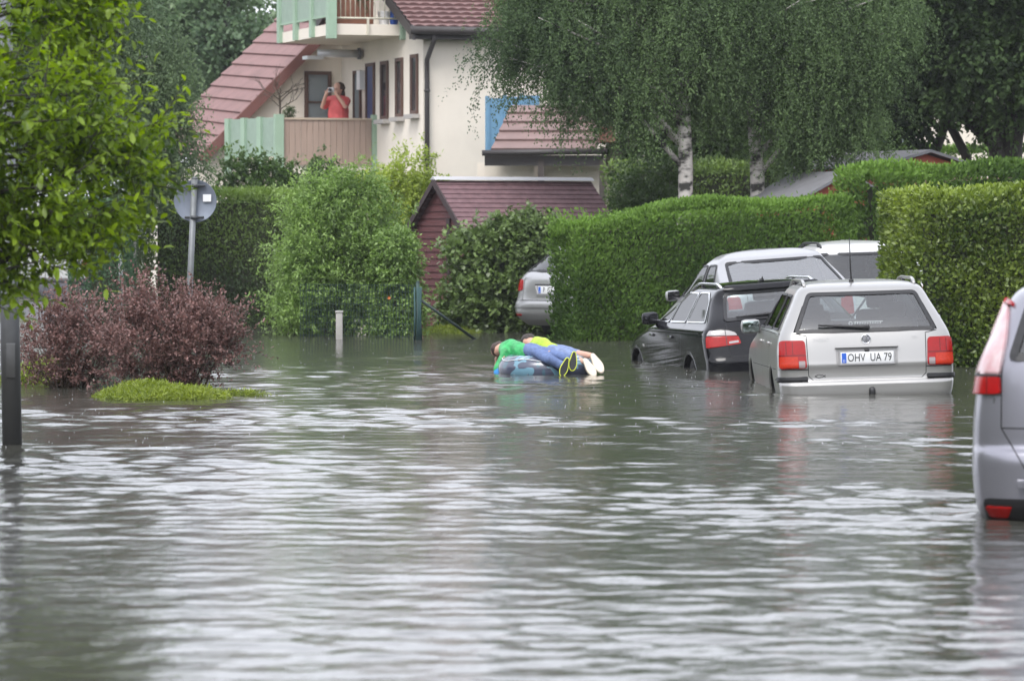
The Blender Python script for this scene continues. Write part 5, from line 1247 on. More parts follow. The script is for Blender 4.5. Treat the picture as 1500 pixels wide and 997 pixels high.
    for s in (-1, 1):
        dn = (wv * s * hw - UP * .70).normalized(); m = MB()
        tile_roof(m, ru * -.14 + UP * (zr + .02), ru, dn, Ls + .28, 1.26, 11, .014, 0, ncols=3); m.build('roof', shg, t)
        q = [ru * -.16 + UP * (zr + .05), ru * -.16 + UP * (zr + .05) + dn * 1.28]
        m = MB(); A = [q[0], q[1], q[1] - UP * .12, q[0] - UP * .12]; m.add(A + [p + ru * .03 for p in A], [(0, 1, 2, 3), (7, 6, 5, 4), (0, 4, 5, 1), (1, 5, 6, 2), (2, 6, 7, 3), (3, 7, 4, 0)]); m.build('bargeboard', P('board_dark', (.045, .03, .032), .7), t)
    m = MB(); m.add([ru * -.16 + UP * (zr + .06) + wv * .09 - UP * .03, ru * -.16 + UP * (zr + .085), ru * -.16 + UP * (zr + .03) - wv * .09, ru * (Ls + .16) + UP * (zr + .03) + wv * .09, ru * (Ls + .16) + UP * (zr + .085), ru * (Ls + .16) + UP * (zr + .03) - wv * .09], [(0, 1, 4, 3), (1, 2, 5, 4), (0, 2, 1), (3, 4, 5)]); m.build('ridge_cap', RIDGEW, t)
    m = MB(); wall_box(m, wv * .30, wv, -.05, .05, .95, ze + .12, -ru, .024, .05); m.build('vent', P('board_dark', (.045, .03, .032), .7), t)

    # ---- wire fence with posts
    f0 = at(612, 498, 60.4); f1 = at(440, 498, 61.6); f0.z = f1.z = -.1
    fd = (f1 - f0); fL = fd.length; fd.normalize()
    t = thing('wire_fence', 'green wire mesh fence with a dark corner post and slanting brace', 'fence', f0)
    gm = P('fence_green', (.022, .05, .045), .5); m = MB()
    nv = int(fL / .055)
    for k in range(nv + 1): m.tube([fd * (fL * k / nv) + UP * .0, fd * (fL * k / nv) + UP * .92], .0042, 3, cap=False)
    for k in range(10): m.tube([UP * (.05 + .095 * k), fd * fL + UP * (.05 + .095 * k)], .0042, 3, cap=False)
    m.build('wire_mesh', gm, t)
    for a in (0,):
        m = MB(); m.tube([fd * a - UP * .2, fd * a + UP * .95], .028, 10); m.tube([fd * a + UP * .95, fd * a + UP * .975], [.03, .015], 10); m.build('post', gm, t)
    m = MB(); m.tube([UP * .72, Vector((.86, .6, .08))], .022, 8); m.build('brace', P('brace_dark', (.02, .035, .035), .6), t)
    m = MB(); V = []
    for k in range(14):                                     # bundle of old net wrapped round the corner post
        a = k * 2.2; m.tube([Vector((.06 * math.cos(a), .06 * math.sin(a), .02)), Vector((.05 * math.cos(a + .5), .05 * math.sin(a + .5), .5)), Vector((.055 * math.cos(a + .2), .055 * math.sin(a + .2), .88))], .008, 4)
    m.build('rolled_net', P('net_teal', (.035, .085, .085), .7), t)
    p = at(497, 490, 60.8); m = MB(); m.bbox((0, 0, .18), (.10, .10, .56), None, 0, .012); m.bbox((0, 0, .47), (.12, .12, .03), None, 0, .01); o = m.build('boundary_post', P('post_white', (.32, .31, .29), .7, var=.1, scale=12)); o.location = (p.x, 60.8, -.06); tag(o, 'short whitish post standing in the water before the fence', 'post')

    # ---- vehicles glimpsed behind the branches at the left
    Y = 97; p = at(74, 400, Y); t = thing('white_van', 'white van rear glimpsed behind the foreground branches at the left', 'van', (p.x, Y, .0), R_(-8))
    m = MB(); m.bbox((0, 2.2, 1.38), (2.0, 4.6, 2.05), None, 0, .12); m.build('body', WHITEP, t)
    m = MB(); m.bbox((0, -.105, 1.75), (1.5, .03, .65), None, 0, .06); m.build('rear_window', PANED, t)
    for s in (-1, 1):
        m = MB(); m.bbox((s * .86, -.11, .78), (.13, .05, .30), None, 0, .02); m.build('tail_light', RED, t)
        for yy in (.8, 3.7): m = MB(); m.lathe([(.2, -.1), (.31, -.09), (.33, 0), (.31, .09), (.2, .1)], Matrix.Translation((s * .86, yy, .33)) @ Matrix.Rotation(math.pi / 2, 4, 'Y'), 20); m.build('wheel', P('tyre_rubber', (.014, .014, .014), .7), t)
    m = MB(); m.bbox((0, -.14, .42), (1.9, .14, .2), None, 0, .05); m.build('bumper', TRIM, t)
    Y = 86; p = at(78, 440, Y); t = thing('covered_trailer', 'low dark covered trailer in front of the white van', 'trailer', (p.x, Y, -.02), R_(60))
    m = MB(); pr = []
    for q in np.linspace(0, 1, 9):
        yy = -.75 + 1.5 * q; hh = .52 - .20 * (abs(q - .45) / .55) ** 2
        pr.append([(.45 * math.cos(a) * (1 if abs(math.cos(a)) < .9 else 1), yy, .22 + (hh - .18) * max(0, math.sin(a)) ** .6) for a in np.linspace(0, math.pi, 12)])
    m.grid(pr, 0, True); m.add(pr[0], [tuple(range(12))]); m.add(pr[-1], [tuple(range(11, -1, -1))]); m.build('cover', P('tarp_dark', (.022, .022, .03), .5), t)
    for s in (-1, 1): m = MB(); m.lathe([(.1, -.05), (.19, -.05), (.2, 0), (.19, .05), (.1, .05)], Matrix.Translation((s * .46, 0, .19)) @ Matrix.Rotation(math.pi / 2, 4, 'Y'), 18); m.build('wheel', P('tyre_rubber', (.014, .014, .014), .7), t)
    m = MB(); m.tube([(0, -.7, .22), (0, -1.3, .2)], .03, 8); m.build('drawbar', TRIM, t)

    # ---- sign and lamp post
    Y = 42.6; b_ = at(277.5, 545, Y); tp = at(285, 262, Y); b_.z = -.3
    b_ = tp + (at(277.5, 435, Y) - tp).normalized() * (tp.z + .3) / abs((at(277.5, 435, Y) - tp).normalized().z)
    t = thing('road_sign', 'round road sign seen from its grey back, leaning on a galvanised pole', 'road sign', b_)
    galv = P('galvanised', (.15, .16, .165), .5, .3, var=.14, scale=9)
    ax = (tp - b_).normalized(); m = MB(); m.tube([(0, 0, 0), tp - b_], .032, 14); m.tube([tp - b_, tp - b_ + ax * .02], [.034, .02], 14); m.build('pole', galv, t)
    c = at(285.5, 294.5, Y) - b_; M = Matrix.Translation(c + Vector((0, .05, 0))) @ Matrix.Rotation(R_(-6), 4, 'Y') @ Matrix.Rotation(math.pi / 2, 4, 'X')
    m = MB(); m.lathe([(0, .0), (.215, .0), (.222, .006), (.222, -.012), (.214, -.016), (0, -.016)], M, 48); m.build('sign_plate', P('sign_back', (.17, .195, .24), .5, .2, var=.10, scale=6), t)
    for dz in (.16, -.17):
        q = c + ax * dz; m = MB(); m.tube([q + Vector((-.10, .02, 0)), q + Vector((.10, .02, 0))], .013, 8); m.tube([q - ax * .018, q + ax * .018], .044, 14); m.build('clamp', P('clamp_dark', (.05, .055, .06), .5), t)
    q = at(303, 290, Y) - b_; m = MB(); m.box((q.x, .029, q.z), (.085, .003, .075)); m.build('sticker', P('sticker_white', (.70, .71, .72), .6), t)
    Y = 30.6; b_ = at(18, 655, Y); tp = at(4, -60, Y); d = (tp - b_).normalized(); b_ = b_ - d * .5
    t = thing('lamp_post', 'grey metal lamp post at the left edge, its foot under water', 'lamp post', b_)
    pm = bpy.data.materials.new('lamp_post_metal'); pm.use_nodes = True; nt = pm.node_tree; bs = nt.nodes['Principled BSDF']; bs.inputs['Roughness'].default_value = .55
    tc = nt.nodes.new('ShaderNodeTexCoord'); sx = nt.nodes.new('ShaderNodeSeparateXYZ'); nz = nt.nodes.new('ShaderNodeTexNoise'); nz.inputs['Scale'].default_value = 9; nz.inputs['Detail'].default_value = 5
    ad = nt.nodes.new('ShaderNodeMath'); ad.operation = 'MULTIPLY_ADD'; ad.inputs[1].default_value = .5
    mr = nt.nodes.new('ShaderNodeMapRange'); mr.inputs['From Min'].default_value = 1.3; mr.inputs['From Max'].default_value = 2.4
    cr = nt.nodes.new('ShaderNodeValToRGB'); cr.color_ramp.elements[0].color = (.045, .045, .045, 1); cr.color_ramp.elements[1].color = (.20, .21, .23, 1)
    nt.links.new(tc.outputs['Object'], sx.inputs['Vector']); nt.links.new(tc.outputs['Object'], nz.inputs['Vector']); nt.links.new(nz.outputs['Fac'], ad.inputs[0]); nt.links.new(sx.outputs['Z'], ad.inputs[2]); nt.links.new(ad.outputs[0], mr.inputs['Value']); nt.links.new(mr.outputs['Result'], cr.inputs['Fac']); nt.links.new(cr.outputs['Color'], bs.inputs['Base Color'])
    m = MB(); m.tube([(0, 0, 0), d * 1.7, d * 1.74, d * 4.5, d * 6.5], [.074, .072, .066, .06, .05], 22); m.build('post', pm, t)
    m = MB(); m.bbox(d * 6.5 + Vector((.2, 0, .04)), (.62, .2, .11), None, 0, .04); m.build('lamp_head', TRIM, t)
    m = MB(); m.bbox(d * 1.15 + Vector((.01, -.072, 0)), (.07, .012, .26), None, 0, .005); m.build('service_door', pm, t)

# ================================================================== people
def foot(mb_list, heel, toe, nrm, L, w, thick, mat_sole, mat_up, parent, name, trim=None):
    """shoe: a waisted sole with its upper; nrm points out of the sole"""
    heel = Vector(heel); f = (Vector(toe) - heel); f.normalize(); n = Vector(nrm); n = (n - f * n.dot(f)).normalized(); s = f.cross(n)
    out = []
    for k in range(28):
        a = 2 * math.pi * k / 28; x = (1 - math.cos(a)) / 2; y = math.sin(a)
        wd = w * (.40 + .10 * x + .06 * math.sin(x * 6.28 + 3.6)) * (abs(y) ** .75) * (1 if y > 0 else -1)
        out.append(heel + f * (x * L) + s * (wd + .05 * w * (x - .5)))
    c = sum(out, Vector()) / 28
    A = [p + n * .0 for p in out]; B = [p - n * thick for p in out]
    m = MB(); i1 = [c + (p - c) * .9 + n * .004 for p in out]
    m.grid([i1, A, B], 0, True, True); m.add(i1, [tuple(range(28))], 0); sh = m.build(name, mat_sole, parent)
    m = MB(); rows = [B]
    for q in (.25, .5, .75, 1.0):
        h = thick + .075 * q
        rows.append([c + (p - c) * (1 - .35 * q ** 1.5) - n * h - f * (L * .16 * q) for p in out])
    m.grid(rows, 0, True, True); m.add(rows[-1], [tuple(range(27, -1, -1))], 0); m.build('shoe_upper', mat_up, sh)
    if trim:
        m = MB(); m.tube(A + [A[0]], .006, 6); m.build('sole_edge', trim, sh)
    return sh

def hand_chain(V, E, Rr, wrist, d, side, L=.085, curl=.4, rad=.0085):
    d = Vector(d).normalized(); side = Vector(side); side = (side - d * side.dot(d)).normalized(); n = d.cross(side); w = Vector(V[wrist])
    V.append(w + d * L * .5); Rr.append((.020, .030)); pm = len(V) - 1; E.append((wrist, pm))
    for k, (o, ln) in enumerate(((-.030, .058), (-.010, .070), (.010, .076), (.030, .068))):
        p = w + d * L + side * o; V.append(p); Rr.append(rad); a = len(V) - 1; E.append((pm, a))
        q = p + (d + n * curl * .5 + side * o * 2).normalized() * ln * .5; V.append(q); Rr.append(rad * .92); E.append((a, a + 1))
        r = q + (d * .7 + n * curl * 1.4).normalized() * ln * .5; V.append(r); Rr.append(rad * .75); E.append((a + 1, a + 2))
    p = w + d * L * .35 + side * .042; V.append(p); Rr.append(rad * 1.15); a = len(V) - 1; E.append((pm, a)); V.append(p + (d * .8 + side * .5 + n * curl).normalized() * .045); Rr.append(rad * .85); E.append((a, a + 1))

def build_people():
    skin_m = P('skin_tone', (.52, .30, .22), .55, var=.06, scale=12)
    hair = P('hair_brown', (.045, .025, .018), .6, var=.4, scale=60); hair2 = P('hair_dark', (.03, .02, .015), .6, var=.4, scale=60)
    X0 = lambda zx: -.54 + zx / 750.0
    Z0 = lambda zy: .640 - zy / 752.0
    # ---- inflatable ring
    rc = Vector((X0(690), 46.0, .055)); t = thing('inflatable_ring', 'fat blue and grey patterned swimming ring carrying two people', 'swimming ring', rc)
    rm = bpy.data.materials.new('ring_vinyl'); rm.use_nodes = True; nt = rm.node_tree; b = nt.nodes['Principled BSDF']; b.inputs['Roughness'].default_value = .25; b.inputs['Coat Weight'].default_value = .4
    tc = nt.nodes.new('ShaderNodeTexCoord'); n1 = nt.nodes.new('ShaderNodeTexNoise'); n1.inputs['Scale'].default_value = 3.0; n1.inputs['Detail'].default_value = 2; n1.inputs['Distortion'].default_value = .6
    cr = nt.nodes.new('ShaderNodeValToRGB'); cr.color_ramp.interpolation = 'CONSTANT'; e = cr.color_ramp.elements
    e[0].position = 0; e[0].color = (.05, .11, .15, 1); e[1].position = .33; e[1].color = (.06, .07, .11, 1)
    for pz, cl in ((.46, (.13, .26, .34)), (.54, (.07, .08, .12)), (.58, (.22, .36, .44)), (.70, (.05, .16, .25))): k = e.new(pz); k.color = (*cl, 1)
    nt.links.new(tc.outputs['Object'], n1.inputs['Vector']); nt.links.new(n1.outputs['Fac'], cr.inputs['Fac']); nt.links.new(cr.outputs['Color'], b.inputs['Base Color'])
    Rm, rr = .375, .165; rows = []
    for i in range(56):
        a = 2 * math.pi * i / 56; pin = 1 - .03 * (math.cos(a * 14) > .6)
        rows.append([((Rm + rr * pin * math.cos(q)) * math.cos(a), (Rm + rr * pin * math.cos(q)) * math.sin(a), rr * .95 * pin * math.sin(q)) for q in np.linspace(0, 2 * math.pi, 24, endpoint=False)])
    rows.append(rows[0]); m = MB(); m.grid(rows, 0, True, True); m.build('tube', rm, t)
    m = MB(); q = .95
    pts = []
    for i in range(57):
        a = 2 * math.pi * i / 56; ph = .72 + .10 * math.cos(a * 6); pts.append(((Rm + (rr + .004) * math.cos(ph)) * math.cos(a), (Rm + (rr + .004) * math.cos(ph)) * math.sin(a), (rr * .95 + .004) * math.sin(ph)))
    m.tube(pts, .0045, 6); m.build('grab_rope', P('rope_white', (.7, .72, .74), .7), t)
    m = MB(); m.lathe([(0, -.06), (.28, -.06), (.30, -.03)], None, 32); m.build('floor_sheet', P('ring_floor', (.05, .08, .11), .4), t)

    # ---- person in green jacket, face down, head to the left and away
    o = Vector((X0(520), 46.0, 0)); T1 = thing('person', 'person in bright green jacket lying face down on the ring, arm in the water', 'person', o, 0, 'people on the swimming ring')
    def q(zx, zy, y): return Vector((X0(zx), y, Z0(zy))) - o
    V = [q(520, 318, 46.0), q(455, 300, 46.12), q(385, 288, 46.24), q(330, 288, 46.36), q(298, 292, 46.46)]; E = [(0, 1), (1, 2), (2, 3), (3, 4)]; Rr = [.07, .07, .07, .05, .075]
    V += [q(276, 300, 46.52), q(262, 318, 46.54)]; E += [(4, 5), (5, 6)]; Rr += [.070, .035]
    # near arm hanging into the water
    V += [q(350, 300, 46.12), q(312, 390, 46.06), q(290, 470, 46.04)]; b = 7; E += [(2, b), (b, b + 1), (b + 1, b + 2)]; Rr += [.045, .036, .028]
    hand_chain(V, E, Rr, b + 2, (-.1, -.1, -1), (0, 1, 0), .07)
    # far arm over the ring
    s0 = len(V); V += [q(390, 262, 46.40), q(330, 300, 46.56), q(290, 350, 46.60)]; E += [(2, s0), (s0, s0 + 1), (s0 + 1, s0 + 2)]; Rr += [.045, .036, .026]
    hand_chain(V, E, Rr, s0 + 2, (-.4, .1, -.8), (0, 1, 0), .07)
    # legs
    s1 = len(V); V += [q(556, 296, 45.90), q(625, 300, 45.62), q(715, 352, 45.44), q(838, 405, 45.42), q(570, 290, 46.05), q(740, 305, 45.62), q(898, 350, 45.47)]
    E += [(0, s1), (s1, s1 + 1), (s1 + 1, s1 + 2), (s1 + 2, s1 + 3), (0, s1 + 4), (s1 + 4, s1 + 5), (s1 + 5, s1 + 6)]; Rr += [.06, .055, .045, .032, .06, .045, .032]
    skin('body', V, E, Rr, skin_m, T1, voxel=.006)
    green = P('jacket_green', (.03, .33, .095), .5, var=.30, scale=11, bump=.6, bscale=26)
    jv = [q(525, 316, 45.98), q(455, 296, 46.12), q(395, 280, 46.24), q(350, 282, 46.33), q(372, 268, 46.27), q(345, 305, 46.10), q(314, 380, 46.06), q(293, 445, 46.04), q(395, 252, 46.40), q(332, 290, 46.56), q(300, 335, 46.59), q(425, 262, 46.22)]
    skin('jacket', jv, [(0, 1), (1, 2), (2, 3), (2, 4), (3, 5), (5, 6), (6, 7), (3, 8), (8, 9), (9, 10), (2, 11)], [.104, .110, .108, .082, .075, .065, .056, .050, .065, .055, .045, .06], green, T1, 0, 2, .011, 3)
    skin('cuff', [q(291, 452, 46.04), q(288, 480, 46.035), q(286, 512, 46.03)], [(0, 1), (1, 2)], [.050, .052, .045], P('sleeve_blue', (.03, .24, .60), .5), T1, 0, 2, .003, 5)
    jean = P('jeans_blue', (.105, .155, .31), .8, var=.22, scale=22, bump=.3, bscale=90)
    skin('jeans', [q(525, 306, 45.99), q(556, 296, 45.90), q(625, 298, 45.62), q(715, 350, 45.44), q(815, 396, 45.42), q(570, 288, 46.05), q(740, 303, 45.62), q(878, 342, 45.48)], [(0, 1), (1, 2), (2, 3), (3, 4), (0, 5), (5, 6), (6, 7)], [.092, .080, .074, .062, .052, .078, .062, .050], jean, T1, 0, 2, .010, 7)
    hair_cap('hair', q(290, 283, 46.50), (.092, .092, .085), hair, T1, 9)
    sole = P('sole_black', (.02, .022, .022), .6); lime = P('trim_lime', (.55, .62, .05), .5); up = P('shoe_black', (.025, .028, .03), .6)
    foot(None, q(868, 335, 45.37), q(812, 500, 45.33), (.25, -1, .12), .215, .085, .028, sole, up, T1, 'shoe', lime)
    foot(None, q(922, 285, 45.42), q(905, 448, 45.38), (.2, -1, .12), .215, .085, .028, sole, up, T1, 'shoe', lime)
    # ---- second person behind
    o2 = Vector((X0(720), 46.3, 0)); T2 = thing('person', 'person in neon yellow top with pale flat soles, lying behind the green jacket', 'person', o2, 0, 'people on the swimming ring')
    def q(zx, zy, y): return Vector((X0(zx), y, Z0(zy))) - o2
    V = [q(735, 296, 46.28), q(670, 276, 46.42), q(610, 262, 46.56), q(572, 244, 46.68), q(552, 234, 46.76)]; E = [(0, 1), (1, 2), (2, 3), (3, 4)]; Rr = [.065, .065, .065, .05, .075]
    V += [q(540, 240, 46.84)]; E += [(4, 5)]; Rr += [.06]
    s0 = len(V); V += [q(600, 280, 46.44), q(540, 330, 46.42), q(500, 360, 46.5)]; E += [(2, s0), (s0, s0 + 1), (s0 + 1, s0 + 2)]; Rr += [.045, .036, .026]; hand_chain(V, E, Rr, s0 + 2, (-.6, .3, -.4), (0, 1, .3), .07)
    s0 = len(V); V += [q(640, 262, 46.68), q(600, 300, 46.84), q(560, 330, 46.9)]; E += [(2, s0), (s0, s0 + 1), (s0 + 1, s0 + 2)]; Rr += [.045, .036, .026]; hand_chain(V, E, Rr, s0 + 2, (-.6, .3, -.4), (0, 1, .3), .07)
    s1 = len(V); V += [q(765, 305, 46.18), q(880, 330, 45.95), q(1000, 375, 45.68), q(775, 292, 46.34), q(905, 308, 46.08), q(1055, 325, 45.76)]
    E += [(0, s1), (s1, s1 + 1), (s1 + 1, s1 + 2), (0, s1 + 3), (s1 + 3, s1 + 4), (s1 + 4, s1 + 5)]; Rr += [.06, .045, .034, .06, .045, .036]
    skin('body', V, E, Rr, skin_m, T2, voxel=.006)
    neon = P('top_neon', (.34, .48, .03), .55, var=.22, scale=11, bump=.6, bscale=26)
    skin('top', [q(738, 294, 46.27), q(668, 268, 46.42), q(615, 250, 46.55), q(598, 268, 46.46), q(560, 312, 46.43), q(638, 248, 46.66), q(608, 285, 46.80), q(640, 240, 46.52)], [(0, 1), (1, 2), (2, 3), (3, 4), (2, 5), (5, 6), (2, 7)], [.095, .102, .098, .065, .05, .06, .05, .06], neon, T2, 0, 2, .010, 13)
    skin('jeans', [q(738, 294, 46.27), q(768, 304, 46.18), q(885, 330, 45.94), q(925, 345, 45.85), q(778, 290, 46.34), q(905, 305, 46.08), q(950, 312, 45.98)], [(0, 1), (1, 2), (2, 3), (0, 4), (4, 5), (5, 6)], [.085, .074, .058, .052, .074, .058, .052], P('denim_pale', (.16, .21, .36), .8, var=.25, scale=20, bump=.3, bscale=90), T2, 0, 2, .010, 15)
    hair_cap('hair', q(550, 224, 46.79), (.09, .09, .085), hair2, T2, 17)
    cream = P('sole_cream', (.66, .58, .47), .65, var=.06, scale=14)
    foot(None, q(1005, 345, 45.62), q(1112, 508, 45.52), (.15, -1, .30), .25, .10, .022, cream, P('shoe_pale', (.5, .45, .38), .7), T2, 'shoe', None)
    foot(None, q(1072, 305, 45.68), q(1172, 480, 45.58), (.15, -1, .35), .26, .105, .022, cream, P('shoe_pale', (.5, .45, .38), .7), T2, 'shoe', None)

    # ---- woman on the balcony
    b = at(496, 200, 86.0); b.z = 3.02; T3 = thing('person', 'woman in a coral red shirt on the lower balcony holding up a camera', 'person', b, R_(-32))
    hd = 1.56
    V = [(0, 0, .92), (0, 0, 1.10), (0, 0, 1.32), (0, -.01, 1.43), (0, -.03, 1.53), (0, -.035, 1.63), (0, -.135, 1.55)]; E = [(0, 1), (1, 2), (2, 3), (3, 4), (4, 5), (4, 6)]; Rr = [.15, .14, .13, .058, .088, .08, .018]
    V = [Vector(p) for p in V]
    for s in (-1, 1):
        k = len(V); V += [Vector((s * .19, -.01, 1.33)), Vector((s * .29, -.17, 1.20)), Vector((s * .13, -.27, 1.46))]; E += [(2, k), (k, k + 1), (k + 1, k + 2)]; Rr += [.065, .048, .034]; hand_chain(V, E, Rr, k + 2, (-s * .5, .1, .75), (s * .6, -.3, .3), .07)
        k = len(V); V += [Vector((s * .09, 0, .84)), Vector((s * .10, -.01, .47)), Vector((s * .10, .03, .08)), Vector((s * .11, -.13, .04))]; E += [(0, k), (k, k + 1), (k + 1, k + 2), (k + 2, k + 3)]; Rr += [.095, .065, .045, .035]
        k = len(V); V += [Vector((s * .092, -.02, 1.55))]; E += [(4, k)]; Rr += [.02]
    skin('body', V, E, Rr, skin_m, T3, voxel=.006)
    coral = P('shirt_coral', (.55, .085, .085), .7, var=.12, scale=10)
    V = [Vector(p) for p in ((0, 0, .80), (0, 0, 1.0), (0, 0, 1.2), (0, 0, 1.34), (.20, -.01, 1.33), (.27, -.13, 1.235), (-.20, -.01, 1.33), (-.27, -.13, 1.235))]
    skin('shirt', V, [(0, 1), (1, 2), (2, 3), (3, 4), (4, 5), (3, 6), (6, 7)], [(.235, .18), (.23, .175), (.215, .165), .13, .095, .08, .095, .08], coral, T3, 0, 2, .008, 21)
    skin('trousers', [Vector(p) for p in ((0, 0, .86), (-.09, 0, .80), (-.10, 0, .45), (-.10, .02, .1), (.09, 0, .80), (.10, 0, .45), (.10, .02, .1))], [(0, 1), (1, 2), (2, 3), (0, 4), (4, 5), (5, 6)], [.16, .115, .085, .07, .115, .085, .07], P('trousers_dark', (.04, .04, .05), .8), T3, 0, 2, .004, 23)
    hair_cap('hair', (.012, .022, 1.60), (.110, .108, .125), hair, T3, 25); skin('hair', [Vector(p) for p in ((0, .06, 1.60), (.05, .06, 1.46), (.09, .03, 1.38))], [(0, 1), (1, 2)], [.08, .065, .04], hair, T3, 0, 2, .008, 26)
    for s in (-1, 1):
        m = MB(); m.lathe([(0, -.012), (.011, -.006), (.012, 0), (.011, .006), (0, .012)], Matrix.Translation((s * .032, -.118, 1.575)), 10); m.build('eye', P('eye_dark', (.05, .035, .03), .2), T3)
    tb = thing('camera', 'small pale camera held before the face of the woman in red', 'camera', b + Matrix.Rotation(R_(-32), 3, 'Z') @ Vector((-.01, -.25, 1.55)), R_(-32))
    m = MB(); m.bbox((0, 0, 0), (.15, .05, .10), None, 0, .012); m.build('camera_body', P('camera_pale', (.55, .54, .55), .4), tb)
    m = MB(); m.lathe([(0, 0), (.03, 0), (.034, .05), (.026, .05), (.02, .03), (0, .03)], Matrix.Translation((0, -.02, 0)) @ Matrix.Rotation(math.pi / 2, 4, 'X'), 20); m.build('lens', P('camera_dark', (.05, .05, .055), .3), tb)
# ================================================================== ground, water, sky
def build_setting():
    # ground: one sheet, the street lower than the gardens
    soil = P('ground_soil', (.075, .085, .04), .95, var=.4, scale=.8, bump=.4, bscale=6, col2=(.05, .06, .025))
    asphalt = P('asphalt', (.085, .085, .09), .85, var=.15, scale=3, bump=.3, bscale=60)
    xs = np.concatenate([np.linspace(-900, -40, 8), np.arange(-36, 36.1, 1.0), np.linspace(40, 900, 8)]); ys = np.concatenate([np.linspace(-60, 0, 6), np.arange(2, 130, 1.0), np.linspace(135, 1500, 12)])
    X, Y = np.meshgrid(xs, ys)
    def sm(a, b, v): t = np.clip((v - a) / (b - a), 0, 1); return t * t * (3 - 2 * t)
    Z = -.42 + sm(58, 72, Y) * .42 + sm(72, 95, Y) * .22
    Z = np.maximum(Z, -.42 + .0 * X)
    gard = sm(59.6, 61.2, Y) * sm(-4.6, -3.6, X) * (1 - sm(-.6, .3, X) * (1 - sm(66, 72, Y))); Z = np.maximum(Z, -.42 + gard * .40)
    nr, nc = X.shape; V = np.stack([X, Y, Z], -1).reshape(-1, 3); i = np.arange(nr * nc).reshape(nr, nc)
    Fq = np.stack([i[:-1, :-1], i[:-1, 1:], i[1:, 1:], i[1:, :-1]], -1).reshape(-1, 4)
    tag(np_mesh('ground', V, Fq, soil, None, None, True), kind='structure')
    # unseen wooded rise, added behind and beside the viewer to darken car reflections
    path = [(26, 52), (25, 20), (24, -8), (14, -16), (0, -18), (-14, -16), (-24, -8), (-25, 20), (-26, 52)]; pts = []
    for a, b in zip(path[:-1], path[1:]):
        for k in range(14): pts.append((a[0] + (b[0] - a[0]) * k / 14, a[1] + (b[1] - a[1]) * k / 14))
    Pn = np.array(pts); cen = np.array([0, 18.]); out = Pn - cen; out /= np.linalg.norm(out, axis=1, keepdims=True)
    hgt = 9.5 + 1.8 * noise3(np.concatenate([Pn * .35, np.zeros((len(Pn), 1))], 1), 61)
    rows = []
    for q, hq in ((0, -.5), (.4, .35), (1.0, .62), (2.2, .86), (4.2, 1.0), (9, .8), (14, -.1)):
        j = .5 * noise3(np.concatenate([Pn * .8, np.full((len(Pn), 1), q)], 1), 62)
        rows.append([(p[0] + o_[0] * (q + jj), p[1] + o_[1] * (q + jj), (h * hq if hq > 0 else hq)) for p, o_, h, jj in zip(Pn, out, hgt, j)])
    mh = MB(); mh.grid(rows, 0, True); tag(mh.build('added_reflection_rise', P('added_rise_green', (.045, .07, .025), .95, var=.5, scale=.9, bump=.8, bscale=3)), kind='structure')
    # street with kerbs
    m = MB(); ysr = np.arange(-20, 150, 2.0)
    def gz(y): return float(-.42 + .42 * sm(58, 72, np.array(y)) + .22 * sm(72, 95, np.array(y)))
    def xc(y): return -1.0 - 6.2 * float(sm(50, 86, np.array(y)))
    m.grid([[(xc(y) - 3.0 + 6.0 * k / 4, y, gz(y) + .006) for k in range(5)] for y in ysr], 0, True)
    tag(m.build('road', asphalt), kind='structure')
    m = MB()
    for s in (-1, 1):
        m.grid([[(xc(y) + s * 3.0, y, gz(y) - .05), (xc(y) + s * 3.0, y, gz(y) + .11), (xc(y) + s * 3.14, y, gz(y) + .11), (xc(y) + s * 3.14, y, gz(y) - .05)] for y in ysr if y < 60], 0)
    tag(m.build('kerb', P('kerb_stone', (.30, .29, .28), .85, var=.15, scale=4)), kind='structure')
    # planted island under the barberries
    def mound(c, rx, ry, z0, h):
        rows = []
        for q in np.linspace(1, 0.02, 8):
            rows.append([(c[0] + rx * q * math.cos(a), c[1] + ry * q * math.sin(a), z0 + h * (1 - q ** 2.2)) for a in np.linspace(0, 2 * math.pi, 40, endpoint=False)])
        return rows
    m = MB(); p = at(235, 580, 40.6); m.grid(mound((p.x - .45, 40.9), 1.75, 1.75, -.42, .425), 0, True, True); p = at(40, 545, 43.0); m.grid(mound((p.x, 43.2), 1.0, 1.0, -.42, .46), 0, True, True)
    tag(m.build('planting_bed', P('bed_soil', (.035, .028, .02), .95, var=.4, scale=6)), kind='structure')

    # ---- water: waves as geometry where the camera sees them, calm sheet beyond
    wm = bpy.data.materials.new('flood_water'); wm.use_nodes = True; nt = wm.node_tree; b = nt.nodes['Principled BSDF']
    b.inputs['Base Color'].default_value = (.050, .050, .041, 1); b.inputs['Roughness'].default_value = .105; b.inputs['IOR'].default_value = 1.333; b.inputs['Specular IOR Level'].default_value = .5
    tc = nt.nodes.new('ShaderNodeTexCoord')
    n1 = nt.nodes.new('ShaderNodeTexNoise'); n1.inputs['Scale'].default_value = 7.0; n1.inputs['Detail'].default_value = 3; nt.links.new(tc.outputs['Object'], n1.inputs['Vector'])
    vo = nt.nodes.new('ShaderNodeTexVoronoi'); vo.inputs['Scale'].default_value = 4.5; nt.links.new(tc.outputs['Object'], vo.inputs['Vector'])
    mr = nt.nodes.new('ShaderNodeMapRange'); mr.inputs['From Min'].default_value = .0; mr.inputs['From Max'].default_value = .16; mr.inputs['To Min'].default_value = 1; mr.inputs['To Max'].default_value = 0; nt.links.new(vo.outputs['Distance'], mr.inputs['Value'])
    b1 = nt.nodes.new('ShaderNodeBump'); b1.inputs['Strength'].default_value = RIPPLE; b1.inputs['Distance'].default_value = .006; nt.links.new(n1.outputs['Fac'], b1.inputs['Height'])
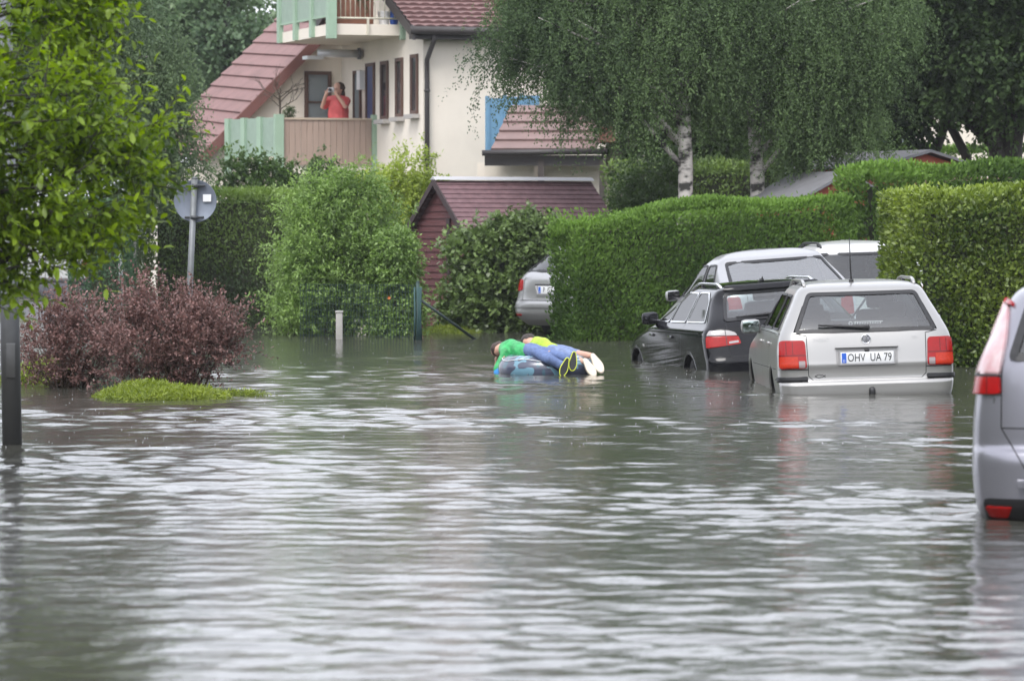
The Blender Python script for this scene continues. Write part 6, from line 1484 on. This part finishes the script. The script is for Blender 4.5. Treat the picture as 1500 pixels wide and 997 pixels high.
    b2 = nt.nodes.new('ShaderNodeBump'); b2.inputs['Strength'].default_value = DROPS; b2.inputs['Distance'].default_value = .006; nt.links.new(mr.outputs['Result'], b2.inputs['Height']); nt.links.new(b1.outputs['Normal'], b2.inputs['Normal'])
    nt.links.new(b2.outputs['Normal'], b.inputs['Normal'])
    rng = np.random.default_rng(3)
    ys = [9.5]
    while ys[-1] < 74: ys.append(ys[-1] + .026 * max(ys[-1], 12) / 14)
    ys = np.array(ys); nc = 380; u = np.linspace(-1, 1, nc)
    Y = np.repeat(ys[:, None], nc, 1); X = u[None] * (.135 * ys[:, None] + 2.2); dy = .026 * np.maximum(ys, 12) / 14
    K = 150; lam = np.exp(rng.uniform(math.log(.07), math.log(.9), K)); th = rng.normal(size=K) * R_(50) + math.pi / 2; sgn = rng.choice([-1, 1], K)
    Zw = np.zeros_like(X)
    pm = 1.0 + .55 * np.sin(X * .55 + Y * .23 + 1.0) * np.sin(Y * .37 - X * .18 + .5) + .45 * np.sin(Y * .9 + X * .25 + 2.0) * np.sin(X * .33 - Y * .12) + .2 * np.sin(Y * 2.1 - X * .4)
    pm = np.clip(pm, .2, 2.1)
    for k in range(K):
        kk = 2 * math.pi / lam[k]; w = np.clip((lam[k] / dy - 3.0) / 3.0, 0, 1)[:, None]
        sl = math.sqrt(2.0 / K) * (1.15 if lam[k] < .7 else .8)
        Zw += w * sl / kk * np.sin(kk * (math.cos(th[k]) * X + math.sin(th[k]) * sgn[k] * Y) + rng.uniform(0, 6.28) + .6 * np.sin(X * rng.uniform(.3, .9) + Y * rng.uniform(.2, .6) + rng.uniform(0, 6)))
    q = np.clip((ys - 18) / 9, 0, 1); Zw *= pm * (WAVE * (.60 + .40 * q * q * (3 - 2 * q)))[:, None]
    edge = np.minimum(1, (1 - np.abs(u)) / .06)[None] * np.clip((ys - 9.5) / .6, 0, 1)[:, None] * np.clip((74 - ys) / 3, 0, 1)[:, None]
    Zw *= edge
    V = np.stack([X, Y, Zw], -1).reshape(-1, 3); nr = len(ys); i = np.arange(nr * nc).reshape(nr, nc)
    Fq = np.stack([i[:-1, :-1], i[:-1, 1:], i[1:, 1:], i[1:, :-1]], -1).reshape(-1, 4)
    # calm outer sheet in four pieces
    x0a, x1a = X[0, 0], X[0, -1]; x0b, x1b = X[-1, 0], X[-1, -1]; ya, yb = ys[0], ys[-1]; B = 600
    nb = len(V)
    ext = np.array([[x0a, ya, 0], [x1a, ya, 0], [x1b, yb, 0], [x0b, yb, 0], [-B, -50, 0], [B, -50, 0], [B, 500, 0], [-B, 500, 0]], float)
    V = np.concatenate([V, ext]); q = nb
    Fq = np.concatenate([Fq, np.array([[q + 4, q + 5, q + 1, q], [q + 5, q + 6, q + 2, q + 1], [q + 6, q + 7, q + 3, q + 2], [q + 7, q + 4, q, q + 3]])])
    tag(np_mesh('flood_water', V, Fq, wm, None, None, True), kind='structure')

    # ---- rain splashes on the water: small crowns of droplets, far too many to count
    n = 800; yy = rng.uniform(30, 62, n); xx = rng.uniform(-1, 1, n) * .125 * yy
    s = rng.uniform(.002, .0045, n); D = rng.normal(size=(n, 3)) * .3; D[:, 2] = 1
    pos = np.stack([xx, yy, np.full(n, .004)], 1)
    oct_ = np.array([[1, 0, 0], [0, 1, 0], [-1, 0, 0], [0, -1, 0], [0, 0, 1.0], [0, 0, -1]]); tr = np.array([[0, 1, 4], [1, 2, 4], [2, 3, 4], [3, 0, 4], [1, 0, 5], [2, 1, 5], [3, 2, 5], [0, 3, 5]])
    Vd = (pos[:, None] + oct_[None] * s[:, None, None]).reshape(-1, 3); Fd = ((np.arange(n) * 6)[:, None, None] + tr[None]).reshape(-1, 3)
    tag(np_mesh('rain_splashes', Vd, Fd, P('splash', (.75, .77, .8), .1), None, None, True), 'tiny rain splashes dotted over the flood water', 'splashes', None, 'stuff')

def build_world():
    w = bpy.data.worlds.new('World'); SC.world = w; w.use_nodes = True; nt = w.node_tree
    bg = nt.nodes['Background']; sky = nt.nodes.new('ShaderNodeTexSky'); sky.sky_type = 'NISHITA'; sky.sun_disc = False
    el, az = R_(52), R_(200); sky.sun_elevation = el; sky.sun_rotation = az; sky.air_density = 1.0; sky.dust_density = 3.0; sky.ozone_density = 1.0
    # overcast: the clear sky's colour is washed out by an even cloud layer
    hs = nt.nodes.new('ShaderNodeHueSaturation'); hs.inputs['Saturation'].default_value = .22; nt.links.new(sky.outputs['Color'], hs.inputs['Color'])
    mx = nt.nodes.new('ShaderNodeMixRGB'); mx.inputs['Fac'].default_value = .62; mx.inputs['Color2'].default_value = (*CLOUD, 1)
    nt.links.new(hs.outputs['Color'], mx.inputs['Color1']); nt.links.new(mx.outputs['Color'], bg.inputs['Color']); bg.inputs['Strength'].default_value = SKYS
    L = bpy.data.lights.new('sun', 'SUN'); L.energy = 1.0; L.angle = R_(25); L.color = (1.0, .97, .93)
    o = bpy.data.objects.new('sun', L); COL.objects.link(o)
    d = Vector((math.sin(az) * math.cos(el), math.cos(az) * math.cos(el), math.sin(el)))
    o.rotation_euler = d.to_track_quat('Z', 'Y').to_euler(); o.location = d * 60
    cam = bpy.data.cameras.new('camera'); cam.lens = F / 1500 * 36; cam.sensor_width = 36; cam.clip_end = 4000; cam.clip_start = .5
    cam.dof.use_dof = True; cam.dof.focus_distance = 43.0; cam.dof.aperture_fstop = FSTOP
    co = bpy.data.objects.new('camera', cam); COL.objects.link(co); co.location = (0, 0, CAMH); co.rotation_euler = (math.pi / 2 - PITCH, 0, 0); SC.camera = co
    vs = SC.view_settings; vs.view_transform = 'Standard'; vs.look = 'None'; vs.exposure = EXPO; vs.gamma = 1; vs.use_curve_mapping = False
    SC.cycles.use_denoising = True
    SC.cycles.max_bounces = 8; SC.cycles.transparent_max_bounces = 12; SC.cycles.diffuse_bounces = 3; SC.cycles.glossy_bounces = 4
    SC.cycles.sample_clamp_indirect = 8

def build_haze():
    m = bpy.data.materials.new('rain_haze'); m.use_nodes = True; nt = m.node_tree; nt.nodes.remove(nt.nodes['Principled BSDF'])
    v = nt.nodes.new('ShaderNodeVolumePrincipled'); v.inputs['Color'].default_value = (.86, .89, .93, 1); v.inputs['Density'].default_value = HAZE; v.inputs['Anisotropy'].default_value = .2
    nt.links.new(v.outputs['Volume'], nt.nodes['Material Output'].inputs['Volume'])
    mb = MB(); mb.box((0, 60, 6.2), (260, 150, 16.0)); o = mb.build('haze', m); tag(o, 'thin pale rain haze over the whole street', 'haze', None, 'stuff')
WAVE = .066; RIPPLE = 1.0; DROPS = .25; CLOUD = (7.2, 7.45, 8.3); SKYS = .13; EXPO = 1.15; FSTOP = 4.8; HAZE = .0003
import time as _t
_T = _t.time()
for fn in (build_world, build_setting, build_house, build_plants, build_cars, build_people):
    fn(); print('built', fn.__name__, round(_t.time() - _T, 1))
if HAZE > 0: build_haze()
